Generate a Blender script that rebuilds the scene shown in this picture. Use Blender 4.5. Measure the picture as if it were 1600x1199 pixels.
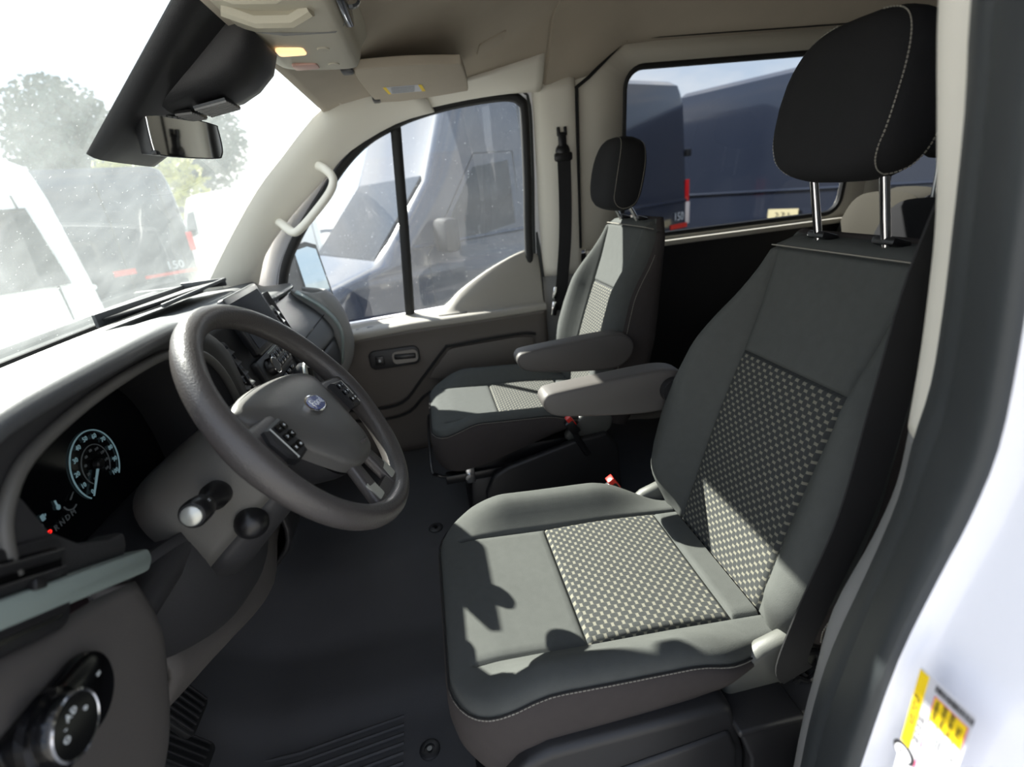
import bpy, bmesh, math, random
from mathutils import Vector, Matrix
for _o in list(bpy.data.objects): bpy.data.objects.remove(_o)
SC = bpy.context.scene; COL = SC.collection
random.seed(7)
# ---------------------------------------------------------------- camera (x = towards the rear, y = towards the passenger side, z = up, metres from the cab floor)
cd = bpy.data.cameras.new('camera'); cam = bpy.data.objects.new('camera', cd); COL.objects.link(cam); SC.camera = cam
cd.sensor_width = 36.0; cd.lens = 780/1600*36; cd.clip_start = .02; cd.clip_end = 400
_y, _p, _r = math.radians(7.95), math.radians(21.47), math.radians(6.21)
_f = Vector((math.sin(_y)*math.cos(_p), math.cos(_y)*math.cos(_p), -math.sin(_p)))
_a = Vector((math.cos(_y), -math.sin(_y), 0)); _b = _f.cross(_a)
_rt = _a*math.cos(_r)+_b*math.sin(_r); _dn = _b*math.cos(_r)-_a*math.sin(_r)
M = Matrix((_rt, -_dn, -_f)).transposed().to_4x4(); M.translation = (-.43, -1.177, 1.123); cam.matrix_world = M
cd.dof.use_dof = True; cd.dof.focus_distance = .95; cd.dof.aperture_fstop = 3.2
# ---------------------------------------------------------------- sky, sun, exposure
w = bpy.data.worlds.new('sky'); SC.world = w; w.use_nodes = True
nt = w.node_tree; nt.nodes.clear()
def N(t, ty, **k):
    n = t.nodes.new(ty)
    for a, v in k.items():
        if a.startswith('i_'): n.inputs[a[2:].replace('_', ' ')].default_value = v
        else: setattr(n, a, v)
    return n
out = N(nt, 'ShaderNodeOutputWorld'); bg = N(nt, 'ShaderNodeBackground'); tc = N(nt, 'ShaderNodeTexCoord')
mp = N(nt, 'ShaderNodeMapping'); mp.inputs['Scale'].default_value = (1.5, 1.5, 4.0)
no = N(nt, 'ShaderNodeTexNoise', i_Scale=1.7, i_Detail=6.0, i_Roughness=.55)
rp = N(nt, 'ShaderNodeValToRGB'); rp.color_ramp.elements[0].position = .40; rp.color_ramp.elements[1].position = .62
sep = N(nt, 'ShaderNodeSeparateXYZ'); gr = N(nt, 'ShaderNodeValToRGB')
gr.color_ramp.elements[0].color = (.80, .90, 1.0, 1); gr.color_ramp.elements[0].position = .0
gr.color_ramp.elements[1].color = (.22, .42, .80, 1); gr.color_ramp.elements[1].position = .75
mx = N(nt, 'ShaderNodeMixRGB'); mx.inputs['Color2'].default_value = (1.15, 1.12, 1.10, 1)
L = nt.links.new
L(tc.outputs['Generated'], mp.inputs['Vector']); L(mp.outputs['Vector'], no.inputs['Vector']); L(no.outputs['Fac'], rp.inputs['Fac'])
L(tc.outputs['Generated'], sep.inputs[0]); L(sep.outputs['Z'], gr.inputs['Fac'])
L(rp.outputs['Color'], mx.inputs['Fac']); L(gr.outputs['Color'], mx.inputs['Color1']); L(mx.outputs['Color'], bg.inputs['Color'])
bg.inputs['Strength'].default_value = .52; L(bg.outputs[0], out.inputs[0])
sd = bpy.data.lights.new('sun', 'SUN'); sun = bpy.data.objects.new('sun', sd); COL.objects.link(sun)
sd.energy = 8.0; sd.angle = math.radians(.6); sd.color = (1, .96, .88)
SUN = Vector((-1, 1.05, 1.2)).normalized(); sun.rotation_euler = SUN.to_track_quat('Z', 'Y').to_euler(); sun.location = SUN*20
vs = SC.view_settings; vs.view_transform = 'Standard'; vs.look = 'None'; vs.gamma = 1; vs.exposure = 1.6
vs.use_curve_mapping = False; SC.display_settings.display_device = 'sRGB'
# ---------------------------------------------------------------- materials
def srgb(h): return tuple(((c/255)/12.92 if c/255 <= .04045 else (((c/255)+.055)/1.055)**2.4) for c in h)+(1,)
def mat(name, col, rough=.5, metal=0, bump=0, bscale=200, var=0, vscale=30, coat=0, spec=.5, emit=None, sheen=0):
    m = bpy.data.materials.new(name); m.use_nodes = True; t = m.node_tree; b = t.nodes['Principled BSDF']
    c = col if len(col) == 4 else tuple(col)+(1,)
    b.inputs['Base Color'].default_value = c; b.inputs['Roughness'].default_value = rough; b.inputs['Metallic'].default_value = metal
    b.inputs['Specular IOR Level'].default_value = spec; b.inputs['Coat Weight'].default_value = coat; b.inputs['Sheen Weight'].default_value = sheen
    if emit: b.inputs['Emission Color'].default_value = c; b.inputs['Emission Strength'].default_value = emit
    if bump or var:
        tcn = N(t, 'ShaderNodeTexCoord')
        if bump:
            n = N(t, 'ShaderNodeTexNoise', i_Scale=bscale, i_Detail=2.0); bu = N(t, 'ShaderNodeBump', i_Strength=bump, i_Distance=.001)
            t.links.new(tcn.outputs['Object'], n.inputs['Vector']); t.links.new(n.outputs['Fac'], bu.inputs['Height']); t.links.new(bu.outputs[0], b.inputs['Normal'])
        if var:
            n2 = N(t, 'ShaderNodeTexNoise', i_Scale=vscale, i_Detail=4.0); h = N(t, 'ShaderNodeMixRGB', blend_type='MULTIPLY')
            r2 = N(t, 'ShaderNodeMapRange'); r2.inputs['To Min'].default_value = 1-var; r2.inputs['To Max'].default_value = 1+var
            t.links.new(tcn.outputs['Object'], n2.inputs['Vector']); t.links.new(n2.outputs['Fac'], r2.inputs['Value'])
            h.inputs['Fac'].default_value = 1; h.inputs['Color1'].default_value = c; t.links.new(r2.outputs[0], h.inputs['Color2']); t.links.new(h.outputs[0], b.inputs['Base Color'])
    return m
def glass(name, tint, gloss=.08, dust=0, dustcol=(.87, .95, .94), rough=.0):
    m = bpy.data.materials.new(name); m.use_nodes = True; t = m.node_tree; t.nodes.clear()
    o = N(t, 'ShaderNodeOutputMaterial'); tr = N(t, 'ShaderNodeBsdfTransparent'); gl = N(t, 'ShaderNodeBsdfGlossy', i_Roughness=rough)
    tr.inputs['Color'].default_value = tuple(tint)+(1,); lw = N(t, 'ShaderNodeLayerWeight', i_Blend=.5)
    pw = N(t, 'ShaderNodeMath', operation='POWER'); pw.inputs[1].default_value = 5.0; mu = N(t, 'ShaderNodeMath', operation='MULTIPLY_ADD'); mu.inputs[1].default_value = 1-gloss; mu.inputs[2].default_value = gloss
    t.links.new(lw.outputs['Facing'], pw.inputs[0]); t.links.new(pw.outputs[0], mu.inputs[0]); a = N(t, 'ShaderNodeMixShader'); t.links.new(mu.outputs[0], a.inputs[0])
    t.links.new(tr.outputs[0], a.inputs[1]); t.links.new(gl.outputs[0], a.inputs[2]); res = a
    if dust:
        tl = N(t, 'ShaderNodeBsdfTranslucent'); tl.inputs['Color'].default_value = tuple(dustcol)+(1,)
        df = N(t, 'ShaderNodeBsdfDiffuse'); df.inputs['Color'].default_value = tuple(dustcol)+(1,)
        d2 = N(t, 'ShaderNodeMixShader'); d2.inputs[0].default_value = .35; t.links.new(tl.outputs[0], d2.inputs[1]); t.links.new(df.outputs[0], d2.inputs[2])
        tcn = N(t, 'ShaderNodeTexCoord'); n1 = N(t, 'ShaderNodeTexNoise', i_Scale=9.0, i_Detail=6.0); n2 = N(t, 'ShaderNodeTexNoise', i_Scale=240.0, i_Detail=1.0)
        r1 = N(t, 'ShaderNodeMapRange'); r1.inputs['From Min'].default_value = .3; r1.inputs['From Max'].default_value = .75
        r1.inputs['To Min'].default_value = dust*.75; r1.inputs['To Max'].default_value = dust*1.25
        r3 = N(t, 'ShaderNodeMapRange'); r3.inputs['From Min'].default_value = .72; r3.inputs['From Max'].default_value = .8; r3.inputs['To Max'].default_value = .35
        ad = N(t, 'ShaderNodeMath', operation='ADD', use_clamp=True)
        for nn in (n1, n2): t.links.new(tcn.outputs['Object'], nn.inputs['Vector'])
        t.links.new(n1.outputs['Fac'], r1.inputs['Value']); t.links.new(n2.outputs['Fac'], r3.inputs['Value'])
        t.links.new(r1.outputs[0], ad.inputs[0]); t.links.new(r3.outputs[0], ad.inputs[1])
        c = N(t, 'ShaderNodeMixShader'); t.links.new(ad.outputs[0], c.inputs[0]); t.links.new(a.outputs[0], c.inputs[1]); t.links.new(d2.outputs[0], c.inputs[2]); res = c
    t.links.new(res.outputs[0], o.inputs[0]); return m
def weave(name, dark, mid, light, bw=.0190, rh=.0088):
    # staggered dark dashes on a lighter ground, from the UV map in metres
    m = mat(name, dark, .9, bump=.5, bscale=900, spec=.2); t = m.node_tree; b = t.nodes['Principled BSDF']; k = t.links.new
    uv = N(t, 'ShaderNodeUVMap'); sp = N(t, 'ShaderNodeSeparateXYZ'); k(uv.outputs[0], sp.inputs[0])
    def mt(op, a, c=None, **kw):
        n = N(t, 'ShaderNodeMath', operation=op, **kw)
        for i, v in enumerate((a, c)):
            if v is None: continue
            if isinstance(v, (int, float)): n.inputs[i].default_value = v
            else: k(v, n.inputs[i])
        return n.outputs[0]
    v = mt('DIVIDE', sp.outputs[1], rh); row = mt('FLOOR', v); odd = mt('MULTIPLY', mt('MODULO', row, 2.0), .5)
    u = mt('FRACT', mt('ADD', mt('DIVIDE', sp.outputs[0], bw), odd)); fy = mt('FRACT', v)
    def sm(x, lo, hi):
        r = N(t, 'ShaderNodeMapRange', interpolation_type='SMOOTHSTEP'); r.inputs['From Min'].default_value = lo; r.inputs['From Max'].default_value = hi; k(x, r.inputs['Value']); return r.outputs[0]
    du = mt('ABSOLUTE', mt('SUBTRACT', u, .5)); dv = mt('ABSOLUTE', mt('SUBTRACT', fy, .5))
    thread = sm(mt('ADD', mt('MULTIPLY', du, .9), dv), .62, .78)                       # lighter ground showing round each dash
    knot = mt('MULTIPLY', sm(du, .34, .40), mt('SUBTRACT', 1.0, sm(dv, .36, .48)))      # pale knot between two dashes of a row
    m1 = N(t, 'ShaderNodeMixRGB'); m1.inputs['Color1'].default_value = dark; m1.inputs['Color2'].default_value = mid; k(thread, m1.inputs['Fac'])
    mx = N(t, 'ShaderNodeMixRGB'); mx.inputs['Color2'].default_value = light; k(m1.outputs[0], mx.inputs['Color1']); k(knot, mx.inputs['Fac']); k(mx.outputs[0], b.inputs['Base Color']); return m
MT = dict(
 fabric=mat('charcoal_fabric', srgb((78, 80, 78)), .92, bump=.5, bscale=900, var=.10, vscale=60, spec=.15),
 fabric_side=mat('side_fabric', srgb((64, 60, 59)), .92, bump=.5, bscale=900, var=.08, vscale=60, spec=.15),
 head=mat('headrest_fabric', srgb((38, 38, 39)), .9, bump=.5, bscale=900, var=.08, vscale=60, spec=.15),
 weave=weave('woven_insert', srgb((58, 60, 60)), srgb((80, 80, 75)), srgb((117, 115, 104))),
 thread=mat('thread', srgb((140, 136, 126)), .8), seam=mat('seam_dark', srgb((20, 20, 21)), .9),
 black=mat('black_plastic', srgb((30, 30, 32)), .45, bump=.25, bscale=700), blackgloss=mat('gloss_black', srgb((8, 8, 10)), .12),
 satin=mat('satin_black', srgb((22, 22, 24)), .35), rubber=mat('door_rubber', srgb((50, 54, 56)), .55, bump=.12, bscale=260, var=.08, vscale=25),
 rubberblack=mat('black_rubber', srgb((18, 19, 20)), .6), floor=mat('floor_rubber', srgb((66, 66, 68)), .65, bump=.4, bscale=500, var=.15, vscale=8, spec=.3),
 dash=mat('dash_vinyl', srgb((72, 74, 76)), .5, bump=.3, bscale=650), dashdark=mat('dash_dark', srgb((44, 44, 46)), .55, bump=.3, bscale=650),
 dashbrown=mat('dash_warm_grey', srgb((82, 79, 77)), .55, bump=.3, bscale=650), strip=mat('dash_strip', srgb((128, 140, 136)), .4, bump=.2, bscale=900),
 wheel=mat('wheel_vinyl', srgb((70, 67, 66)), .34, bump=.55, bscale=420), pad=mat('airbag_vinyl', srgb((82, 81, 79)), .42, bump=.25, bscale=650),
 silver=mat('silver_trim', srgb((190, 192, 186)), .3, .6), chrome=mat('chrome', (.85, .85, .86), .12, 1), steel=mat('steel', (.62, .63, .64), .28, 1),
 cream=mat('cream_trim', srgb((206, 201, 188)), .6, bump=.15, bscale=500), headliner=mat('headliner_cloth', srgb((176, 166, 150)), .95, bump=.5, bscale=800, var=.05, vscale=14),
 cream2=mat('pillar_trim', srgb((224, 220, 208)), .55, bump=.1, bscale=500), greytrim=mat('grey_trim', srgb((128, 128, 127)), .55, bump=.25, bscale=600),  # pillar cream lightened to stand in for glare around the windscreen
 doorgrey=mat('door_grey_trim', srgb((146, 142, 134)), .55, bump=.25, bscale=600), doordark=mat('door_dark_trim', srgb((86, 80, 75)), .6, bump=.3, bscale=600),
 white=mat('white_paint', srgb((238, 239, 246)), .25, coat=.6), seattrim=mat('seat_trim', srgb((84, 85, 81)), .5, bump=.2, bscale=600), olive=mat('olive_fabric', srgb((52, 49, 40)), .95, bump=.4, bscale=900), reflection_tint=mat('outside_mirror_glass', (.42, .50, .55), .03, 1), shroud=mat('shroud_grey', srgb((86, 85, 82)), .5, bump=.2, bscale=600), console=mat('console_grey', srgb((186, 180, 162)), .5, bump=.2, bscale=600),  # outside mirror glass coloured blue-grey to stand in for a dim reflection
 red=mat('red_plastic', srgb((205, 40, 28)), .35), blue=mat('emblem_blue', srgb((22, 44, 120)), .25, coat=.5), whiteprint=mat('white_print', srgb((215, 220, 222)), .5),
 yellow=mat('yellow_print', srgb((250, 214, 30)), .5), paper=mat('paper_white', srgb((206, 206, 212)), .55), ink=mat('ink', srgb((40, 40, 44)), .6), pink=mat('pink_print', srgb((230, 84, 130)), .5),
 dial=mat('dial_glow', srgb((120, 150, 158)), .5, emit=.12), dialdim=mat('dial_dim', srgb((90, 96, 98)), .5, emit=.04), redglow=mat('red_glow', srgb((235, 30, 24)), .5, emit=.9), lampon=mat('amber_lamp', srgb((255, 205, 150)), .4, emit=.45),
 lampoff=mat('pink_lamp', srgb((214, 172, 160)), .35), screen=mat('screen_black', srgb((14, 15, 18)), .15),
 mirror=mat('mirror_silver', (.82, .84, .85), .03, 1), vanpaint=mat('dark_blue_paint', srgb((38, 44, 58)), .18, coat=.8), vantrim=mat('van_black_trim', srgb((28, 29, 32)), .5),
 vanglass=mat('van_dark_glass', srgb((22, 28, 36)), .06), taillight=mat('tail_red', srgb((225, 20, 22)), .2, coat=.5), tailwhite=mat('tail_white', srgb((235, 225, 220)), .25),
 plate=mat('plate_cream', srgb((226, 214, 170)), .5), tyre=mat('tyre', srgb((24, 24, 25)), .8), asphalt=mat('asphalt', srgb((140, 138, 134)), .9, bump=.6, bscale=40, var=.15, vscale=2),
 leaf=mat('leaf_green', srgb((150, 150, 70)), .8, var=.3, vscale=3), leafdark=mat('leaf_dark', srgb((72, 84, 76)), .8, var=.3, vscale=3), bark=mat('bark', srgb((96, 84, 70)), .9), whitecar=mat('white_car_paint', srgb((236, 240, 238)), .2, coat=.5),
 windscreen=glass('windscreen_glass', (.93, .97, .95), .06, .125), sideglass=glass('side_glass', (.90, .94, .95), .07, .03, (.8, .88, .95)), privacy=glass('tinted_glass', (.50, .52, .54), .06, .0),
 lens=mat('clear_lens', srgb((190, 200, 205)), .1), belt=mat('belt_webbing', srgb((24, 24, 26)), .8, bump=.4, bscale=900),
)
# ---------------------------------------------------------------- mesh helpers
WL = {}
def reg(o, label=None, cat=None, group=None, kind=None):
    if label: o['label'] = label
    if cat: o['category'] = cat
    if group: o['group'] = group
    if kind: o['kind'] = kind
    return o
def thing(name, label, cat, loc=(0, 0, 0), group=None):
    o = bpy.data.objects.new(name, None); o.empty_display_size = .05; COL.objects.link(o); o.location = loc; WL[o] = Vector(loc)
    return reg(o, label, cat, group)
class G:
    def __init__(s): s.v = []; s.f = []; s.uv = None
    def add(s, vs, fs):
        k = len(s.v); s.v += [tuple(v) for v in vs]; s.f += [tuple(i+k for i in f) for f in fs]; return s
    def bm(s, b):
        b.verts.index_update(); vs = [v.co.copy() for v in b.verts]; fs = [[v.index for v in f.verts] for f in b.faces]; b.free(); return s.add(vs, fs)
    def box(s, c, d, rot=None, bev=0, seg=2):
        b = bmesh.new(); bmesh.ops.create_cube(b, size=1)
        for v in b.verts: v.co = Vector((v.co.x*d[0], v.co.y*d[1], v.co.z*d[2]))
        if bev: bmesh.ops.bevel(b, geom=b.edges[:]+b.verts[:], offset=min(bev, min(d)*.49), segments=seg, profile=.5, affect='EDGES')
        Mx = Matrix.Translation(c)
        if rot is not None: Mx = Mx @ (rot if isinstance(rot, Matrix) else Matrix.Rotation(rot[2], 4, 'Z') @ Matrix.Rotation(rot[1], 4, 'Y') @ Matrix.Rotation(rot[0], 4, 'X'))
        b.transform(Mx); return s.bm(b)
    def prism(s, pts, axis, a, b_, bev=0, seg=2):
        # pts: outline in the two other axes, extruded along axis from a to b_
        i = 'xyz'.index(axis)
        def P(p, h): q = [p[0], p[1]]; q.insert(i, h); return q
        b = bmesh.new(); lo = [b.verts.new(P(p, a)) for p in pts]; hi = [b.verts.new(P(p, b_)) for p in pts]; n = len(pts)
        b.faces.new(lo); b.faces.new(hi[::-1])
        for k in range(n): b.faces.new((lo[k], hi[k], hi[(k+1) % n], lo[(k+1) % n]))
        bmesh.ops.recalc_face_normals(b, faces=b.faces[:])
        if bev:
            ed = [e for e in b.edges if (e.verts[0].co-e.verts[1].co)[i] == 0 or e.calc_face_angle(0) > .6]
            bmesh.ops.bevel(b, geom=ed, offset=bev, segments=seg, profile=.5, affect='EDGES', clamp_overlap=True)
        return s.bm(b)
    def slab(s, quad, th, bev=0):
        # polygon in 3-D thickened along its own normal
        q = [Vector(p) for p in quad]; nm = Vector((0, 0, 0))
        for k in range(len(q)): nm += (q[k]-q[0]).cross(q[(k+1) % len(q)]-q[0])
        nm = nm.normalized()*th; n = len(q); b = bmesh.new()
        lo = [b.verts.new(p) for p in q]; hi = [b.verts.new(p+nm) for p in q]; b.faces.new(lo[::-1]); b.faces.new(hi)
        for k in range(n): b.faces.new((lo[k], lo[(k+1) % n], hi[(k+1) % n], hi[k]))
        if bev: bmesh.ops.bevel(b, geom=b.edges[:], offset=bev, segments=2, profile=.5, affect='EDGES', clamp_overlap=True)
        return s.bm(b)
    def tube(s, path, r, n=10, closed=False, cap=True, up=None, flat=None):
        P = [Vector(p) for p in path]; m = len(P); rs = r if hasattr(r, '__len__') else [r]*m; vs = []; ref = Vector(up or (0, 0, 1))
        for k in range(m):
            if closed: t = (P[(k+1) % m]-P[k-1])
            else: t = P[min(k+1, m-1)]-P[max(k-1, 0)]
            t.normalize(); u = ref-t*ref.dot(t)
            if u.length < 1e-3: u = Vector((1, 0, 0))-t*t.x
            u.normalize(); v = t.cross(u); ref = u if up is None else ref
            fl = flat or (1, 1)
            for j in range(n):
                a = 2*math.pi*j/n; vs.append(P[k]+(u*math.cos(a)*fl[0]+v*math.sin(a)*fl[1])*rs[k])
        fs = []
        for k in range(m if closed else m-1):
            for j in range(n):
                a, b = k*n+j, k*n+(j+1) % n; c, d = ((k+1) % m)*n+(j+1) % n, ((k+1) % m)*n+j; fs.append((a, b, c, d))
        if cap and not closed: fs += [tuple(range(n))[::-1], tuple(range((m-1)*n, m*n))]
        return s.add(vs, fs)
    def loft(s, rings, closed=True, cap=True):
        n = len(rings[0]); vs = [p for r in rings for p in r]; fs = []
        for k in range(len(rings)-1):
            for j in range(n if closed else n-1):
                fs.append((k*n+j, k*n+(j+1) % n, (k+1)*n+(j+1) % n, (k+1)*n+j))
        if cap and closed: fs += [tuple(range(n))[::-1], tuple(range((len(rings)-1)*n, len(rings)*n))]
        return s.add(vs, fs)
    def lathe(s, prof, o, ax, n=24, cap=True):
        # prof: (radius, height along ax)
        ax = Vector(ax).normalized(); u = ax.orthogonal().normalized(); v = ax.cross(u); o = Vector(o)
        return s.loft([[o+ax*h+(u*math.cos(2*math.pi*j/n)+v*math.sin(2*math.pi*j/n))*max(r, 1e-5) for j in range(n)] for r, h in prof], cap=cap)
    def obj(s, name, m, parent=None, ang=40, smooth=True, base=None, normals=True):
        return mk(name, s.v, s.f, m, parent, ang, smooth, s.uv, base, normals)
def mk(name, vs, fs, m, parent=None, ang=40, smooth=True, uv=None, base=None, normals=True):
    vs = [Vector(v) for v in vs]; lo = Vector([min(v[i] for v in vs) for i in range(3)]); hi = Vector([max(v[i] for v in vs) for i in range(3)])
    o0 = Vector(base) if base else Vector(((lo.x+hi.x)/2, (lo.y+hi.y)/2, lo.z if parent is None else (lo.z+hi.z)/2))
    me = bpy.data.meshes.new(name); me.from_pydata([v-o0 for v in vs], [], fs)
    if normals:
        b = bmesh.new(); b.from_mesh(me); bmesh.ops.recalc_face_normals(b, faces=b.faces[:]); b.to_mesh(me); b.free()
    if uv:
        ul = me.uv_layers.new(name='UVMap')
        for lp in me.loops: ul.data[lp.index].uv = uv[lp.vertex_index]
    if smooth:
        me.shade_smooth(); me.set_sharp_from_angle(angle=math.radians(ang))
    me.materials.append(m if not isinstance(m, str) else MT[m])
    o = bpy.data.objects.new(name, me); COL.objects.link(o); WL[o] = o0
    if parent: o.parent = parent; o.location = o0-WL[parent]
    else: o.location = o0
    return o
def ss(a, b, x):
    t = min(1, max(0, (x-a)/(b-a))) if a != b else float(x > a); return t*t*(3-2*t)
def lin(xs, ys, x):
    if x <= xs[0]: return ys[0]
    for k in range(len(xs)-1):
        if x <= xs[k+1]: return ys[k]+(ys[k+1]-ys[k])*(x-xs[k])/(xs[k+1]-xs[k])
    return ys[-1]
def crom(P, n=6, closed=False):
    # Catmull-Rom through points
    P = [Vector(p) for p in P]; m = len(P); o = []
    for k in range(m if closed else m-1):
        if closed: a, b, c, d = P[k-1], P[k], P[(k+1) % m], P[(k+2) % m]
        else: a, b, c, d = P[max(k-1, 0)], P[k], P[k+1], P[min(k+2, m-1)]
        for j in range(n):
            t = j/n; o.append(.5*((2*b)+(c-a)*t+(2*a-5*b+4*c-d)*t*t+(3*b-a-3*c+d)*t**3))
    if not closed: o.append(P[-1])
    return o
def grid(rows, n=4, closed=False):
    # smooth surface through rows of control points
    R = [crom(r, n) for r in rows]; T = list(zip(*R)); T = [crom(t, n) for t in T]; R = list(zip(*T))
    k = len(R[0]); return [p for r in R for p in r], [(i*k+j, i*k+j+1, (i+1)*k+j+1, (i+1)*k+j) for i in range(len(R)-1) for j in range(k-1)]
def thick(o, t, off=-1):
    md = o.modifiers.new('thickness', 'SOLIDIFY'); md.thickness = t; md.offset = off; return o
def rrect(w, h, r, n=5):
    o = []
    for cx, cy, a0 in ((w/2-r, h/2-r, 0), (-w/2+r, h/2-r, 90), (-w/2+r, -h/2+r, 180), (w/2-r, -h/2+r, 270)):
        for k in range(n+1): a = math.radians(a0+90*k/n); o.append((cx+r*math.cos(a), cy+r*math.sin(a)))
    return o
def text(name, s, loc, right, up, size, m, parent, ext=.0004, align='CENTER'):
    c = bpy.data.curves.new(name, 'FONT'); c.body = s; c.size = size; c.extrude = ext; c.align_x = align; c.align_y = 'CENTER'; c.resolution_u = 2
    r = Vector(right).normalized(); u = Vector(up); u = (u-r*u.dot(r)).normalized(); n = r.cross(u)
    c.materials.append(MT[m]); t = bpy.data.objects.new(name, c); COL.objects.link(t)
    mw = Matrix((r, u, n)).transposed().to_4x4(); mw.translation = Vector(loc); dg = bpy.context.evaluated_depsgraph_get()
    t.matrix_world = mw; me = bpy.data.meshes.new_from_object(t.evaluated_get(dg)); bpy.data.objects.remove(t)
    me.name = name; loc = Vector(loc); R3 = mw.to_3x3().to_4x4(); me.transform(R3)
    o = bpy.data.objects.new(name, me); COL.objects.link(o); WL[o] = loc
    if parent: o.parent = parent; o.location = loc-WL[parent]
    else: o.location = loc
    return o
def frame_of(n, upv=(0, 0, 1)):
    n = Vector(n).normalized(); u = Vector(upv); u = (u-n*u.dot(n)).normalized(); r = u.cross(n); return r, u, n
# ---------------------------------------------------------------- body shell of the van we look into
def struct(g, name, m, parent=None, ang=40, label=None):
    o = g.obj(name, m, parent, ang) if isinstance(g, G) else g
    if parent is None: o['kind'] = 'structure'
    if label: o['label'] = label
    return o
# ground outside
g = G(); g.add([(-60, -40, -.65), (60, -40, -.65), (60, 70, -.65), (-60, 70, -.65)], [(0, 1, 2, 3)]); o = g.obj('ground', 'asphalt'); o['kind'] = 'structure'; o['label'] = 'pale asphalt of the parking lot around the vans'
# cab floor: plateau, sloping step, driver's footwell, toe board
ys = [-.78, -.60, -.30, -.24, -.20, -.06, -.04, .0, .16, .20, .45, .84]
def fz(x, y):
    base = lin([-.62, -.28, -.22, -.05, -.02, .14, .20, .5], [-.06, -.06, -.035, -.035, -.02, .08, .09, .09], y)
    return base + .55*max(0, -(x+1.0))*1.0
rows = []
xs = [-1.42, -1.25, -1.12, -1.02, -.95, -.8, -.6, -.4, -.2, .1, .5, 2, 4.0]
vs = []; fs = []
NY = 60
for x in xs:
    for j in range(NY+1): y = -.78+1.62*j/NY; vs.append((x, y, fz(x, y) if x < .2 else lin([.2, .5], [fz(x, y), .03], x)))
for i in range(len(xs)-1):
    for j in range(NY): a = i*(NY+1)+j; fs.append((a, a+NY+1, a+NY+2, a+1))
floor = G().add(vs, fs).obj('floor', 'floor', normals=False); floor['kind'] = 'structure'; floor['label'] = 'black moulded rubber floor covering'; thick(floor, .02)
def fastener(x, y):
    z = fz(x, y); g = G(); g.lathe([(.024, 0), (.024, .002), (.021, .004), (.012, .0045), (.011, .001), (0, .001)], (x, y, z+.0005), (0, 0, 1), 20); o = g.obj('floor_fastener', 'black', floor)
    G().lathe([(.006, 0), (.006, .003), (0, .003)], (x, y, z+.002), (0, 0, 1), 10).obj('screw', 'blackgloss', o)
fastener(-.60, -.375); fastener(-.54, .24)
g = G()
for k in range(16):
    y = -.64+.022*k; g.tube([(-1.0, y, fz(-1, y)+.001), (-.9, y, fz(-.9, y)+.001), (-.66, y+.03, fz(-.7, y)+.001)], .0045, 6)
o = g.obj('floor_rib', 'floor', floor); o['kind'] = 'stuff'
# toe board / firewall
g = G(); v, f = grid([[(-1.43, y, .20), (-1.46, y, .45), (-1.45, y, .7), (-1.42, y, .9)] for y in (-.8, -.3, .3, .84)], 3); g.add(v, f); thick(struct(g, 'wall_front', 'rubberblack', label='black firewall behind the dashboard'), .02)
# ceiling (headliner): section across, stations along
def hl(x, y):
    a = abs(y); zc = lin([-.70, -.45, -.2, .0, .12, .4, 4], [1.40, 1.455, 1.475, 1.55, 1.60, 1.62, 1.62], x)
    e = ss(.60, .83, a); top = zc+.06*(1-(a/.8)**2)*ss(-.6, -.2, x)
    return top*(1-e)+e*lin([-.66, -.62, -.4, -.2, .1, .25, .38, .5, 4], [1.40, 1.42, 1.432, 1.438, 1.432, 1.46, 1.545, 1.55, 1.55], x)
vs = []; fs = []; X = [-.68, -.66, -.62, -.55, -.45, -.35, -.25, -.2, -.15, -.1, -.05, 0, .04, .066, .069, .075, .078, .10, .15, .2, .25, .3, .38, .44, .5, .8, 1.2, 1.8, 2.6, 3.4, 4.0]; NY = 64
for x in X:
    for j in range(NY+1): y = -.83+1.66*j/NY; vs.append((x, y, hl(x, y)+(.006 if .068 < x < .076 else 0)))
for i in range(len(X)-1):
    for j in range(NY): a = i*(NY+1)+j; fs.append((a, a+1, a+NY+2, a+NY+1))
ceil = struct(G().add(vs, fs), 'ceiling', 'headliner', label='cream cloth headliner with a cross seam'); thick(ceil, .02, 1)
def hp(x, y, d=.004): return (x, y, hl(x, y)-d)
g = G(); pts = [(-.138+p[0], .565+p[1]) for p in rrect(.085, .085, .012, 3)]; g.loft([[hp(x, y, -.004) for x, y in pts], [hp(x, y, .004) for x, y in pts], [hp(-.138+(x+.138)*.94, .565+(y-.565)*.94, .006) for x, y in pts]]); o = g.obj('blanking_plate', 'headliner', ceil, 30)
# roof skin and outer white body so that no light leaks in
g = G(); g.add([(-.72, -.92, 1.50), (-.1, -.92, 1.72), (4.05, -.92, 1.74), (4.05, .92, 1.74), (-.1, .92, 1.72), (-.72, .92, 1.50)], [(0, 1, 2, 3, 4, 5)]); thick(struct(g, 'roof', 'white', label='white outer roof skin'), .02, 1)
# left side behind the driver door (solid), rear wall
g = G(); g.box((2.1, -.90, .45), (3.9, .03, 2.2)); struct(g, 'wall_left', 'greytrim', label='grey side wall lining behind the driver door')
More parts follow.
